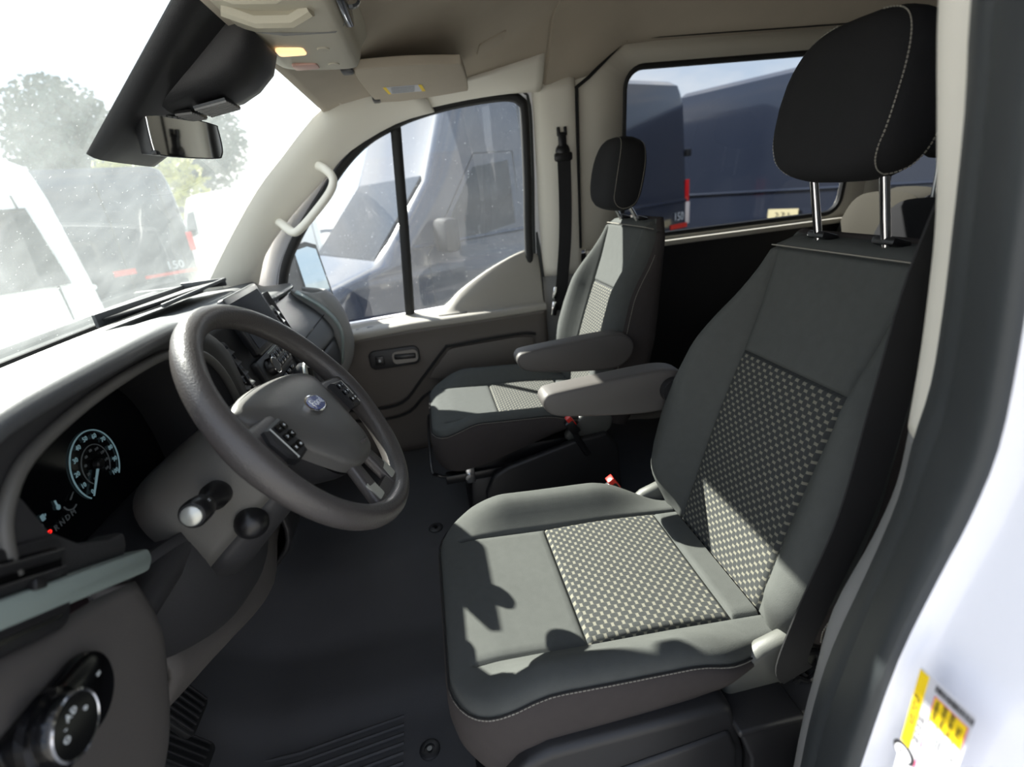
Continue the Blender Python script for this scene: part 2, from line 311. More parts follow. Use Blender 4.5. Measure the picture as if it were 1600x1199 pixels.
# right side wall with its window
def holed_wall(y0, y1, outer, holes, z_split=None):
    pass
rw = [(.385+.055*(1-math.cos(a)), 0) for a in ()]
def rr_pts(x0, x1, z0, z1, r, n=6):
    return [((x0+x1)/2+p[0], (z0+z1)/2+p[1]) for p in rrect(x1-x0, z1-z0, r, n)]
def wall_y(z):  # inner face of the right wall: leans in towards the roof
    return lin([-.1, .86, 1.2, 1.56], [.90, .875, .85, .80], z)
def ring_wall(name, m, outer, inner, label=None, parent=None, yoff=0, th=.03):
    # outer and inner outlines with equal counts -> ring following wall_y
    n = len(outer); vs = [(x, wall_y(z)+yoff, z) for x, z in outer]+[(x, wall_y(z)+yoff, z) for x, z in inner]
    o = mk(name, vs, [(k, (k+1) % n, n+(k+1) % n, n+k) for k in range(n)], m, parent); thick(o, th, 1)
    if parent is None: o['kind'] = 'structure'
    if label: o['label'] = label
    return o
def outline_match(inner, x0, x1, z0, z1):
    cx, cz = sum(p[0] for p in inner)/len(inner), sum(p[1] for p in inner)/len(inner); o = []
    for x, z in inner:
        dx, dz = x-cx, z-cz; t = min((((x1 if dx > 0 else x0)-cx)/dx) if abs(dx) > 1e-9 else 9e9, (((z1 if dz > 0 else z0)-cz)/dz) if abs(dz) > 1e-9 else 9e9); o.append((cx+dx*t, cz+dz*t))
    return o
W2 = rr_pts(.385, 1.40, .868, 1.482, .07); W3 = rr_pts(1.62, 2.7, .868, 1.482, .07)
wall = ring_wall('wall_right', 'cream', outline_match(W2, .19, 1.50, .845, 1.565), W2, 'cream upper side lining around the rear window')
ring_wall('wall_right_panel', 'cream', outline_match(W3, 1.50, 4.0, .845, 1.565), W3, parent=wall)
g = G(); g.prism([(.20, -.1), (4.0, -.1), (4.0, .835), (.20, .835)], 'y', .86, .90); g.obj('lower_panel', 'black', wall)
g = G(); g.prism([(.22, .825), (1.5, .828), (1.5, .85), (.22, .847)], 'y', .835, .88, .006); g.obj('window_ledge', 'cream', wall)
g = G(); g.prism([(1.5, .828), (3.9, .828), (3.9, .85), (1.5, .85)], 'y', .835, .88, .006); g.obj('window_ledge', 'cream', wall)
g = G(); g.tube([(x, wall_y(z)+.010, z) for x, z in W2], .013, 8, True); g.obj('window_seal', 'rubberblack', wall)
g = G(); g.tube([(x, wall_y(z)+.010, z) for x, z in W3], .013, 8, True); g.obj('window_seal', 'rubberblack', wall)
def pane(pts, yoff=.015, th=.005): return [(x, wall_y(z)+yoff, z) for x, z in pts], [tuple(range(len(pts)))]
for nm, W in (('window_2', W2), ('window_3', W3)):
    v, f = pane(W, .02); o = mk(nm, v, f, 'privacy', None, 40); o['kind'] = 'structure'; o['label'] = 'tinted fixed side window behind the passenger seat' if nm == 'window_2' else 'tinted rearmost side window'
# roof side finisher with its dark joint above the rear window
g = G(); g.tube([(.19, .80, 1.425), (.24, .795, 1.455), (.37, .785, 1.556), (.40, .783, 1.563), (.8, .783, 1.562), (1.5, .783, 1.56), (4, .783, 1.56)], .006, 6); g.obj('lining_joint', 'seam', wall)
g = G(); g.prism([(4.0, -.1), (4.03, -.1), (4.03, 1.7), (4.0, 1.7)], 'y', -.9, .92); struct(g, 'wall_back', 'greytrim', label='grey lining at the rear doors')
# B pillar on the passenger side
def strip_loft(name, sects, m, parent=None, label=None, th=.012, n=3, kind=True):
    v, f = grid(sects, n); o = mk(name, v, f, m, parent, 50); thick(o, th)
    if kind and parent is None: o['kind'] = 'structure'
    if label: o['label'] = label
    return o
bp = strip_loft('trim_2', [[(.035, .895, z), (.048, .825+d, z), (.11, .80+d, z), (.185, .805+d, z), (.205, .87, z)] for z, d in ((1.46, -.01), (1.3, 0), (1.1, .015), (.9, .035), (.76, .05))], 'cream2', label='cream pillar trim behind the passenger door')
strip_loft('pillar_lower_trim', [[(.03, .90, z), (.035, .868, z), (.11, .85, z), (.19, .855, z), (.21, .90, z)] for z in (.76, .5, .2, -.02)], 'greytrim', bp)
g = G(); g.tube([(.195, .80, 1.43), (.193, .815, 1.2), (.195, .85, .86)], .006, 6); g.obj('pillar_joint', 'seam', bp)
# A pillar trim on the passenger side: from the dash corner up to the header
ap = strip_loft('trim_1', [
 [(-1.260, 0.790, 0.860), (-1.220, 0.745, 0.870), (-1.150, 0.775, 0.828), (-1.102, 0.815, 0.846), (-1.074, 0.840, 0.868)],
 [(-1.120, 0.800, 1.030), (-1.090, 0.745, 1.030), (-1.030, 0.775, 0.988), (-1.017, 0.815, 0.981), (-1.004, 0.840, 1.008)],
 [(-0.975, 0.800, 1.190), (-0.945, 0.740, 1.190), (-0.910, 0.770, 1.138), (-0.897, 0.810, 1.106), (-0.884, 0.840, 1.118)],
 [(-0.860, 0.800, 1.285), (-0.830, 0.735, 1.290), (-0.785, 0.765, 1.243), (-0.767, 0.805, 1.211), (-0.754, 0.840, 1.218)],
 [(-0.750, 0.800, 1.375), (-0.715, 0.720, 1.385), (-0.665, 0.750, 1.333), (-0.647, 0.800, 1.301), (-0.634, 0.835, 1.308)],
 [(-0.665, 0.780, 1.435), (-0.610, 0.700, 1.435), (-0.520, 0.735, 1.405), (-0.475, 0.795, 1.375), (-0.460, 0.835, 1.380)],
 [(-0.620, 0.740, 1.470), (-0.500, 0.700, 1.465), (-0.360, 0.735, 1.435), (-0.330, 0.795, 1.405), (-0.320, 0.835, 1.405)]], 'cream2', label='cream windscreen pillar trim beside the passenger door')
strip_loft('roof_rail_trim', [[(x, .70, hl(x, .70)-.008), (x, .75, zz+.025), (x, .80, zz), (x, .84, zz+.004)] for x, zz in ((-.36, 1.402), (-.2, 1.42), (-.05, 1.428), (.06, 1.425))], 'cream2', ap)
g = G(); g.lathe([(.045, 0), (.045, .004), (.04, .006), (0, .006)], (-1.115, .77, .905), (.55, -.75, .35), 24); g.obj('speaker_cover', 'cream', ap)
# windscreen: glass, black edge bands
def ws(y, t):
    a = abs(y)/.80; b = Vector((-1.33+.09*a*a, y, .885+.02*a*a)); tp = Vector((-.70+.045*a*a, y*.96, 1.43+.0*a)); p = b.lerp(tp, t); p.x -= .03*math.sin(math.pi*t); return p
vs = []; fs = []; NYW = 24; NT = 12
for i in range(NT+1):
    for j in range(NYW+1): vs.append(ws(-.80+1.6*j/NYW, i/NT))
for i in range(NT):
    for j in range(NYW): a = i*(NYW+1)+j; fs.append((a, a+1, a+NYW+2, a+NYW+1))
o = mk('window_1', vs, fs, 'windscreen'); o['kind'] = 'structure'; o['label'] = 'dusty sunlit windscreen'
g = G(); g.tube([ws(-.8+1.6*k/20, .0) for k in range(21)], .012, 6); g.obj('windscreen_lower_seal', 'rubberblack', o)
g = G(); g.tube([ws(-.8+1.6*k/20, 1.0)+Vector((0, 0, .008)) for k in range(21)], .012, 6); g.obj('windscreen_upper_seal', 'cream', o)
# header above the windscreen, A pillar of the driver side and bonnet (outside)
g = G(); v, f = grid([[ws(y, 1.0)+Vector((-.02, 0, .03)), ws(y, 1.0)+Vector((-.0, 0, .0)), Vector((-.62, y, 1.418)), Vector((-.5, y*.98, 1.46))] for y in (-.8, -.4, 0, .4, .78)], 3); g.add(v, f); o = struct(g, 'trim_3', 'cream', label='cream header strip above the windscreen'); thick(o, .015, 1)
g = G(); g.tube([(-1.28, -.86, .87), (-.97, -.86, 1.19), (-.72, -.86, 1.40), (-.4, -.86, 1.47), (.1, -.86, 1.49)], .045, 10); struct(g, 'trim_4', 'white', label='white door frame and roof rail over the driver opening')
v, f = grid([[(-1.36, y, .84), (-1.6, y, .80), (-2.0, y, .62), (-2.2, y, .40), (-2.25, y, -.1)] for y in (-.85, -.4, 0, .4, .85)], 4); o = mk('bonnet', v, f, 'white'); o['kind'] = 'structure'; o['label'] = 'white bonnet in front of the windscreen'; thick(o, .02)

for nm, y0, y1 in (('wall_right_front', .865, .90), ('wall_left_front', -.93, -.90)):
    g = G(); g.prism([(-1.50, -.2), (-1.02 if y0 > 0 else -.98, -.2), (-1.02 if y0 > 0 else -.98, .66), (-1.06, .80), (-1.24, .90), (-1.50, .90)], 'y', y0, y1); struct(g, nm, 'black', label='black kick panel in the footwell')

g = G(); v, f = grid([[ws(y, 0)+Vector((.03, 0, .0)), ws(y, 0)+Vector((-.02, 0, -.012)), Vector((-1.47, y*1.08, .87)), Vector((-1.48, y*1.08, .80))] for y in (-.90, -.4, 0, .4, .90)], 3); g.add(v, f); o = struct(g, 'trim_6', 'rubberblack', label='black cowl strip at the foot of the windscreen'); thick(o, .012)
# ---------------------------------------------------------------- seats
def seat(y0, sg, root, hd):
    # sg: +1 when the inboard side is +y;  hd: headrest drop
    Y = lambda y: y0+sg*y
    xf, xr = -.50, .03
    def hw(x):
        r = .10; h = .247
        if x < xf+r: h = .247-r+math.sqrt(max(0, r*r-(xf+r-x)**2))
        return h-.04*ss(-.10, .03, x)
    def zt(x, y):
        a = abs(y); h = hw(x); zc = lin([-.50, -.42, -.27, -.02, .03], [.437, .44, .428, .412, .408], x)
        A = ss(-.49, -.34, x)*(1-ss(-.15, .03, x)); z = zc+.046*ss(.145, .215, a)*A
        r = .020; ey = max(0, 1-(h-a)/.022); ex = max(0, 1-(x-xf)/.04); q = min(1, math.hypot(ey, ex)); z -= r*(1-math.sqrt(1-q*q))
        gr = 0
        for xx in (-.272, -.02):
            if a < .150: gr = max(gr, math.exp(-((x-xx)/.0035)**2))
        if x > -.455: gr = max(gr, math.exp(-((a-.151)/.004)**2))
        pf = .004*(math.cos((x+.146)*math.pi/.25) if -.272 < x < -.02 else 0)*(1 if a < .15 else 0)
        return z-.007*gr+max(0, pf)
    xs = sorted(set(round(q, 4) for q in [xf+.0015+.053*(k/10)**1.4 for k in range(11)]+[xf+.06+(.47)*k/40 for k in range(41)]+[-.272+d for d in (-.007, -.0035, 0, .0035, .007)]+[-.02+d for d in (-.007, -.0035, 0, .0035, .007)]))
    tin = [k/16*.94 for k in range(16)]+[.955, .975, 1.0]
    tout = [.02, .045, .07]+[.1+.9*(1-(1-k/14)**1.7) for k in range(15)]
    def yl(x):
        h = hw(x); p = [t*.151 for t in tin]+[.151+t*(h-.151) for t in tout]; return [-q for q in p[:0:-1]]+p
    nx = len(xs); vs = []
    for x in xs: vs += [(x, Y(y), zt(x, y)) for y in yl(x)]
    ny = len(yl(0)); fi = []; fo = []
    for i in range(nx-1):
        for j in range(ny-1):
            q = (i*ny+j, i*ny+j+1, (i+1)*ny+j+1, (i+1)*ny+j); xm = (xs[i]+xs[i+1])/2; ym = (yl(xs[i])[j]+yl(xs[i])[j+1])/2
            (fi if -.272 < xm < -.02 and abs(ym) < .151 else fo).append(q)
    loop = [i*ny for i in range(nx-1, 0, -1)]+list(range(ny))+[i*ny+ny-1 for i in range(1, nx)]+[(nx-1)*ny+j for j in range(ny-2, 0, -1)]
    base = [Vector(vs[i]) for i in loop]; nl = len(loop); prev = list(loop); sk = []
    cen = Vector((-.22, y0, 0))
    for k, (fr, bl) in enumerate(((.03, .003), (.15, .007), (.5, .008), (.8, .004), (1, -.006), (1.0, -.05))):
        cur = []
        for p in base:
            zb = .305+.09*ss(-.45, .0, p.x); d = Vector((p.x-cen.x, (p.y-cen.y)*1.0, 0))
            dn = Vector((-1 if p.x < -.40 else 0, 0, 0)); side = Vector((0, 1 if p.y > y0 else -1, 0)); wgt = ss(-.46, -.38, p.x)
            dirv = (Vector((-1, 0, 0))*(1-wgt)+side*wgt) if p.x < -.3 else (side if p.x < .02 else Vector((1, 0, 0))*.2)
            if abs(p.y-y0) < .12 and p.x < -.4: dirv = Vector((-1, 0, 0))
            cur.append(len(vs)); vs.append(tuple(Vector((p.x, p.y, p.z+(zb-p.z)*fr))+dirv*bl))
        sk += [(prev[a], prev[(a+1) % nl], cur[(a+1) % nl], cur[a]) for a in range(nl)]; prev = cur
    sk.append(tuple(prev))
    us = sorted({i for f in fo for i in f}); mp_ = {i: k for k, i in enumerate(us)}
    mk('seat_cushion', [vs[i] for i in us], [tuple(mp_[i] for i in f) for f in fo], 'fabric', root, 50)
    us = sorted({i for f in sk for i in f}); mp_ = {i: k for k, i in enumerate(us)}
    o = mk('cushion_skirt', [vs[i] for i in us], [tuple(mp_[i] for i in f) for f in sk], 'fabric_side', root, 50); o['label'] = 'darker brownish cushion skirt'
    us = sorted({i for f in fi for i in f}); mp_ = {i: k for k, i in enumerate(us)}; iv = [vs[i] for i in us]
    mk('cushion_insert', iv, [tuple(mp_[i] for i in f) for f in fi], 'weave', root, 60, uv=[(v[0]+1, v[1]-y0+.5) for v in iv])
    # top stitch round the cushion edge
    pth = [base[k]+Vector((-.0015 if base[k].x < -.42 else 0, (.0018 if base[k].y > y0 else -.0018)*(abs(base[k].y-y0) > .16), .0005)) for k in range(0, nx+ny+nx-4)]
    def stitch(name, path, r=.0011, step=.0062, fill=.7, m='thread', par=None):
        g = G(); P = [Vector(p) for p in path]; d = [0]
        for a, b in zip(P, P[1:]): d.append(d[-1]+(b-a).length)
        def at(s):
            for k in range(len(P)-1):
                if d[k+1] >= s: return P[k].lerp(P[k+1], (s-d[k])/max(1e-9, d[k+1]-d[k]))
            return P[-1]
        s = 0
        while s+step < d[-1]: g.tube([at(s), at(s+step*fill)], r, 4); s += step
        o = g.obj(name, m, par or root, 80); o['kind'] = 'stuff'; return o
    stitch('cushion_stitching', pth)
    gg = G(); gg.tube([p+Vector((0, 0, .0035)) for p in pth[::2]], .0016, 5); gg.obj('cushion_piping', 'seam', root)
    # ---- backrest
    al = math.radians(18); D = Vector((math.sin(al), 0, math.cos(al))); NR = Vector((-math.cos(al), 0, math.sin(al))); B = Vector((.035, y0, .385)); Lb = .645
    def bh(l):
        h = lin([0, .06, .14, .22, .30, .38, .48, .56, .60, .645], [.215, .245, .262, .268, .262, .245, .215, .19, .178, .150], l); return h
    def seamh(l): return lin([0, .1, .4, .5, .645], [.140, .137, .133, .140, .150], l)*min(1, bh(l)/.165)*.97
    def dep(l, y):
        a = abs(y); sh = seamh(l); A = ss(-.02, .10, l)*(1-.80*ss(.38, .60, l)); h = bh(l)
        d = .010*math.sin(math.pi*min(1, l/.5))+.058*ss(sh-.004, sh+(h-sh)*.55, a)*A
        r = .045; ey = max(0, 1-(h-a)/r); ez = max(0, 1-(Lb-l)/.035); q = min(1, math.hypot(ey, ez)); d -= r*(1-math.sqrt(1-q*q))
        gr = math.exp(-((a-sh)/.004)**2) if l < .60 else 0
        if a < sh: gr = max(gr, math.exp(-((l-.41)/.0035)**2))
        gr = max(gr, math.exp(-((l-.612)/.003)**2))
        return d-.007*gr
    ls = sorted(set(round(q, 4) for q in [.645*k/46 for k in range(47)]+[.41+d for d in (-.007, -.0035, 0, .0035, .007)]+[.612+d for d in (-.006, -.003, 0, .003, .006)]))
    def yb(l):
        s_, h = seamh(l), bh(l); p = [t*s_ for t in tin]+[s_+t*(h-s_) for t in tout]; return [-q for q in p[:0:-1]]+p
    vs = []; nl_ = len(ls)
    for l in ls:
        for y in yb(l): p = B+D*l+NR*dep(l, y); vs.append((p.x, Y(y), p.z))
    ny = len(yb(0)); fi = []; fo = []
    for i in range(nl_-1):
        for j in range(ny-1):
            q = (i*ny+j, i*ny+j+1, (i+1)*ny+j+1, (i+1)*ny+j); lm = (ls[i]+ls[i+1])/2; ym = abs(yb(ls[i])[j]+yb(ls[i])[j+1])/2
            (fi if lm < .41 and ym < seamh(lm) else fo).append(q)
    loop = [i*ny for i in range(nl_)]+[(nl_-1)*ny+j for j in range(1, ny)]+[i*ny+ny-1 for i in range(nl_-2, -1, -1)]+[j for j in range(ny-2, 0, -1)]
    base = [Vector(vs[i]) for i in loop]; prev = list(loop); nl = len(loop); sides = []
    for fr, bl in ((.08, .002), (.3, .006), (.65, .006), (.9, -.004), (1.0, -.03)):
        cur = []
        for p in base:
            l = (p-B).dot(D); th = lin([0, .3, .645], [.13, .12, .085], l); dd = (p-B).dot(NR); tgt = -th+.02
            s_ = (1 if p.y > y0 else -1); q = p+NR*(tgt-dd)*fr
            tp = ss(.60, .645, l); q += Vector((0, s_*bl*(1-tp), 0))+D*(bl*1.5*tp)
            cur.append(len(vs)); vs.append(tuple(q))
        sides += [(prev[a], prev[(a+1) % nl], cur[(a+1) % nl], cur[a]) for a in range(nl)]; prev = cur
    sides.append(tuple(prev))
    mk('backrest', vs, fo, 'fabric', root, 50)
    us = sorted({i for f in sides for i in f}); mp_ = {i: k for k, i in enumerate(us)}
    o = mk('backrest_side_cover', [vs[i] for i in us], [tuple(mp_[i] for i in f) for f in sides], 'fabric_side', root, 60); o['label'] = 'darker charcoal side and rear cover'
    us = sorted({i for f in fi for i in f}); mp_ = {i: k for k, i in enumerate(us)}; iv = [vs[i] for i in us]
    mk('backrest_insert', iv, [tuple(mp_[i] for i in f) for f in fi], 'weave', root, 60, uv=[(v[2]*1.05, v[1]-y0+.5) for v in iv])
    side = [Vector(p)+NR*(-.012) for p in base]; m1 = nl_
    for sgn, path in ((-1, side[4:nl_-2]), (1, side[nl_+ny:nl_+ny+nl_-6])):
        stitch('backrest_stitching', [p+Vector((0, (1 if p.y > y0 else -1)*.004, 0)) for p in path])
    tl = [B+D*.614+NR*(dep(.609, y)+.006)+Vector((0, sg*y, 0)) for y in [(-1+2*k/30)*.172 for k in range(31)]]
    gg = G(); gg.tube(tl, .0012, 5); gg.obj('top_piping', 'thread', root)
    # ---- headrest
    hz = 1.185-hd; hx = .222-.30*hd; tl_ = math.radians(12); hc = Vector((hx, y0, hz)); hD = Vector((math.sin(tl_), 0, math.cos(tl_))); hN = Vector((-math.cos(tl_), 0, math.sin(tl_)))
    def sec(k, n=40):
        w, h, r = k; o_ = []
        for q in range(n):
            a = 2*math.pi*q/n; c_, s_ = math.cos(a), math.sin(a); e = 2/3.6
            yy = math.copysign(abs(c_)**e, c_)*w; zz = math.copysign(abs(s_)**e, s_)*h; o_.append((yy*(1-.10*ss(0, h, zz)), zz))
        return o_
    rings = []
    for d, s_ in ((.058, .02), (.058, .45), (.056, .72), (.050, .86), (.040, .945), (.025, .985), (.005, 1), (-.015, .995), (-.032, .965), (-.045, .90), (-.053, .78), (-.056, .5), (-.056, .02)):
        crown = .0
        rings.append([hc+hN*(d-.010*(zz/.108)**2*(1 if d > 0 else -.3))+hD*zz*1+Vector((0, yy, 0)) for yy, zz in sec((.119*s_ if s_ > .3 else .119*s_, .108*s_, 0))])
    hr = G().loft(rings).obj('headrest', 'head', root, 70)
    HK = ((.058, .45), (.056, .72), (.050, .86), (.040, .945), (.025, .985), (.005, 1), (-.015, .995), (-.032, .965), (-.045, .90), (-.053, .78))
    def hsurf(d, a):
        sc_ = lin([-q[0] for q in HK], [q[1] for q in HK], -d)*1.012; c_, sn = math.cos(a), math.sin(a); e = 2/3.6
        yy = math.copysign(abs(c_)**e, c_)*.119*sc_; zz = math.copysign(abs(sn)**e, sn)*.108*sc_; yy *= 1-.10*ss(0, .108*sc_, zz)
        return hc+hN*(d-.010*(zz/.108)**2*(1 if d > 0 else -.3))+hD*zz+Vector((0, yy, 0))
    for s_ in (-1, 1):
        an = [math.radians(80-105*k/24) for k in range(25)]; pth = [hsurf(.042, a) for a in an]
        pth += [hsurf(.001+.041*math.cos(math.pi*k/20), an[-1]-.58*math.sin(math.pi*k/20)) for k in range(1, 21)]+[hsurf(-.040, a) for a in an[::-1]]
        if s_ < 0: pth = [Vector((p.x, 2*y0-p.y, p.z)) for p in pth]
        stitch('headrest_stitching', pth, .0010, .0055, .7, 'thread', hr)
    for s_ in (-1, 1):
        p0 = B+D*.625+NR*(-.02)+Vector((0, s_*.068, 0)); p1 = hc-hD*.06+Vector((0, s_*.068, 0))+hN*(-.004)
        G().tube([p0, p1], .0068, 12).obj('headrest_post', 'chrome', root)
        g = G(); g.box(p0+D*.016, (.034, .040, .012), (0, al, 0), .004); g.obj('post_guide', 'satin', root)
    # ---- armrest on the inboard side
    ap_ = [(-.228, .668), (-.222, .684), (-.20, .692), (-.10, .698), (0, .703), (.06, .703), (.10, .692), (.118, .665), (.112, .635), (.09, .612), (.05, .600), (-.05, .607), (-.15, .622), (-.195, .632), (-.218, .645)]
    ap_ = [(p.x, p.y) for p in [Vector((q[0], q[1], 0)) for q in ap_]]
    crv = [(q.x, q.y) for q in crom([(a, b, 0) for a, b in ap_], 3, True)]
    ya, yb_ = Y(.262), Y(.327); rings = []
    cx_, cz_ = -.05, .652
    for t, sc in ((0, .80), (.02, .90), (.08, .965), (.2, 1), (.8, 1), (.92, .965), (.98, .90), (1, .80)):
        yy = ya+(yb_-ya)*t; ins = (1-sc)*.045; rg = []
        for x, z in crv:
            dx, dz = x-max(-.17, min(.06, x)), z-cz_; L_ = math.hypot(dx, dz) or 1; rg.append((x-dx/L_*ins, yy, z-dz/L_*ins))
        rings.append(rg)
    G().loft(rings).obj('armrest', 'dashbrown', root, 50)
    G().lathe([(.03, 0), (.03, .02), (.026, .024), (0, .024)], (.075, Y(.24), .655), (0, sg, 0), 20).obj('armrest_pivot', 'black', root)
    # ---- recliner covers, lever, pedestal, buckle
    for s_, nm in ((-1, 'recliner_cover'), (1, 'recliner_cover')):
        yy = Y(s_*.205); g = G(); pts = [(-.085, .355), (-.06, .392), (-.02, .425), (.03, .442), (.065, .43), (.085, .40), (.075, .36), (.04, .33), (-.03, .325), (-.07, .335)]
        g.prism(pts, 'y', min(yy, yy+sg*s_*.03), max(yy, yy+sg*s_*.03), .012, 3); g.obj(nm, 'seattrim', root, 50)
    yy = Y(.268); g = G(); g.tube([(-.02, yy, .30), (-.05, yy, .36), (-.062, yy, .395)], .010, 8); g.box((-.066, yy, .408), (.030, .024, .05), (0, math.radians(-32), 0), .004); bk = g.obj('belt_buckle', 'satin', root)
    g = G(); g.box((-.070, yy, .428), (.018, .022, .036), (0, math.radians(-32), 0), .002); o = g.obj('buckle_button', 'red', bk); o['label'] = 'red press button'
    # seat frame under the cushion, rails, height lever bar
    g = G(); g.box((-.19, y0, .29), (.50, .40, .10), None, .02); g.obj('seat_pan', 'satin', root)
    g = G()
    ped = [(-.43, .0), (-.40, .24), (.06, .24), (.14, .0)]
    g.prism(ped, 'y', y0-.19, y0+.19, .02); g.obj('seat_pedestal', 'black', root)
    for s_ in (-1, 1):
        g = G(); g.box((-.20, y0+s_*.20, .265), (.56, .035, .03), None, .004); g.obj('seat_rail', 'satin', root)
    g = G(); P = [(-.40, y0+.21, .275), (-.46, y0+.21, .275), (-.505, y0+.21, .29), (-.520, y0+.19, .315), (-.520, y0-.19, .315), (-.505, y0-.21, .29), (-.46, y0-.21, .275), (-.40, y0-.21, .275)]
    if sg < 0: g.tube(crom(P, 5), .005, 8); g.obj('adjuster_bar', 'satin', root)
    g = G(); g.box((-.40, y0+sg*.212, .272), (.03, .02, .06), None, .006); g.lathe([(.012, 0), (.012, .008), (0, .009)], (-.405, y0+sg*.222, .268), (0, sg, 0), 12); g.obj('rail_latch', 'steel', root)
    if sg < 0:
        g = G(); g.prism([(-.37, .0), (-.36, .22), (-.33, .275), (-.28, .30), (-.04, .355), (.05, .36), (.09, .30), (.10, 0)], 'y', Y(.235), Y(.262), .010, 3); g.obj('side_cover', 'black', root, 50)
D_ = thing('bucket_seat', 'dark grey cloth driver seat with raised headrest, nearest the open door', 'seat', (-.2, -.45, 0)); seat(-.45, 1, D_, 0)
P_ = thing('bucket_seat', 'dark grey cloth passenger seat with lowered headrest, beside the far door', 'seat', (-.2, .45, 0)); seat(.45, -1, P_, .062)
# ---------------------------------------------------------------- dashboard
DB = thing('dashboard', 'dark grey vinyl dashboard, sunlit along its top', 'dashboard', (-1.0, 0, .5))
YS = [-.82, -.75, -.60, -.45, -.36, -.27, -.15, 0, .13, .22, .35, .55, .72, .80]
EX = [-.78, -.775, -.772, -.774, -.792, -.83, -.865, -.885, -.90, -.905, -.91, -.912, -.915, -.93]
EZ = [.975, .996, .999, .996, .980, .956, .932, .922, .910, .900, .888, .879, .874, .872]
rows = []
for y, ex, ez in zip(YS, EX, EZ):
    b = ws(y, 0)
    rows.append([(b.x+.02, y, .886), (b.x+.12, y, .892), ((b.x+ex)/2+.02, y, (.892+ez)/2+.012), (ex-.10, y, ez+.002), (ex-.02, y, ez+.002), (ex-.003, y, ez-.003), (ex, y, ez-.010), (ex-.006, y, ez-.018), (ex-.03, y, ez-.022)])
v, f = grid(rows, 4); o = mk('dash_top_pad', v, f, 'dash', DB, 60); thick(o, .012)
# cowl around the instruments: brow face, arch mouth and inner walls
arch = [(-.785, .872), (-.780, .895), (-.764, .922), (-.722, .948), (-.63, .961), (-.52, .963), (-.44, .957), (-.36, .934), (-.305, .885), (-.278, .81), (-.27, .72)]
A = crom([(0, y, z) for y, z in arch], 4)
outer = crom([(0, y, z) for y, z in [(-.825, .885), (-.818, .915), (-.795, .955), (-.735, .978), (-.63, .986), (-.52, .986), (-.43, .980), (-.335, .962), (-.262, .905), (-.236, .81), (-.235, .72)]], 4)
R_ = [[(-.796, p.y, p.z) for p in outer], [(-.797, p.y*.5+q.y*.5, p.z*.5+q.z*.5) for p, q in zip(outer, A)], [(-.803, p.y, p.z) for p in A], [(-.815, p.y, p.z-.001) for p in A], [(-.87, (p.y+.52)*.97-.52, p.z-.006) for p in A], [(-.955, (p.y+.52)*.93-.52, p.z-.02) for p in A]]
v = [p for r in R_ for p in r]; k = len(A); f = [(i*k+j, i*k+j+1, (i+1)*k+j+1, (i+1)*k+j) for i in range(len(R_)-1) for j in range(k-1)]
o = mk('instrument_cowl', v, f, 'dashdark', DB, 50); thick(o, .006)
g = G(); g.tube([(-.799, p.y, p.z-.002) for p in A], .0065, 8); g.obj('rim_highlight', 'shroud', DB, 60)  # paler tube painted in as the highlight along the arch edge
# instrument display
CL = G(); CL.prism([(-.76, .70), (-.26, .70), (-.26, .95), (-.76, .95)], 'x', -.965, -.945); CLo = CL.obj('instrument_panel', 'screen', DB, base=(-.945, -.49, .82)); CLo['label'] = 'gloss black instrument panel with white dials'
XP = -.9432
def arc(name, cy, cz, r, a0, a1, m, w=.0011, par=CLo, n=40, x=XP):
    g = G(); g.tube([(x, cy+r*math.cos(math.radians(a0+(a1-a0)*k/n)), cz+r*math.sin(math.radians(a0+(a1-a0)*k/n))) for k in range(n+1)], w, 5); return g.obj(name, m, par)
SY, SZ = -.447, .812
arc('dial_ring', SY, SZ, .050, 225, -45, 'dial', .0010); arc('dial_inner_ring', SY, SZ, .029, 225, -45, 'dialdim', .0007)
for k in range(11):
    a = math.radians(225-27*k); text('dial_number', str(10*k), (XP+.0005, SY+0.0405*math.cos(a), SZ+0.0405*math.sin(a)), (0, 1, 0), (0, 0, 1), .0098, 'dial', CLo)
for k in range(9):
    a = math.radians(225-33.7*k); text('dial_number', str(20*k), (XP+.0005, SY+0.022*math.cos(a), SZ+.022*math.sin(a)), (0, 1, 0), (0, 0, 1), .0055, 'dialdim', CLo)
g = G(); a = math.radians(225); g.tube([(XP+.003, SY+.008*math.cos(a), SZ+.008*math.sin(a)), (XP+.003, SY+.047*math.cos(a), SZ+.047*math.sin(a))], [.0018, .0010], 6); g.obj('dial_needle', 'dial', CLo)
G().lathe([(.008, 0), (.008, .006), (.006, .008), (0, .008)], (XP, SY, SZ), (1, 0, 0), 16).obj('needle_hub', 'satin', CLo)
TY = -.650; arc('dial_ring', TY, SZ, .050, 225, 10, 'dial', .0010); arc('red_zone', TY, SZ, .049, 8, -45, 'redglow', .0012)
for k in range(9):
    a = math.radians(225-33.7*k); text('dial_number', str(k), (XP+.0005, TY+.0345*math.cos(a), SZ+.0345*math.sin(a)), (0, 1, 0), (0, 0, 1), .010, 'dial', CLo)
for cy, a0, a1 in ((-.583, 270, 360), (-.517, 190, 300)):
    arc('bar_gauge', cy, .797, .013, a0, a1, 'dialdim', .0010)
    g = G(); g.tube([(XP+.001, cy, .797), (XP+.001, cy+.010, .803)], [.0010, .0006], 5); g.obj('gauge_needle', 'dialdim', CLo)
g = G(); g.prism([(p[0]-.565, p[1]+.803) for p in rrect(.006, .008, .001, 2)], 'x', XP, XP+.0006); g.tube([(XP, -.5605, .802), (XP, -.559, .805)], .0007, 4); g.obj('fuel_icon', 'dial', CLo)
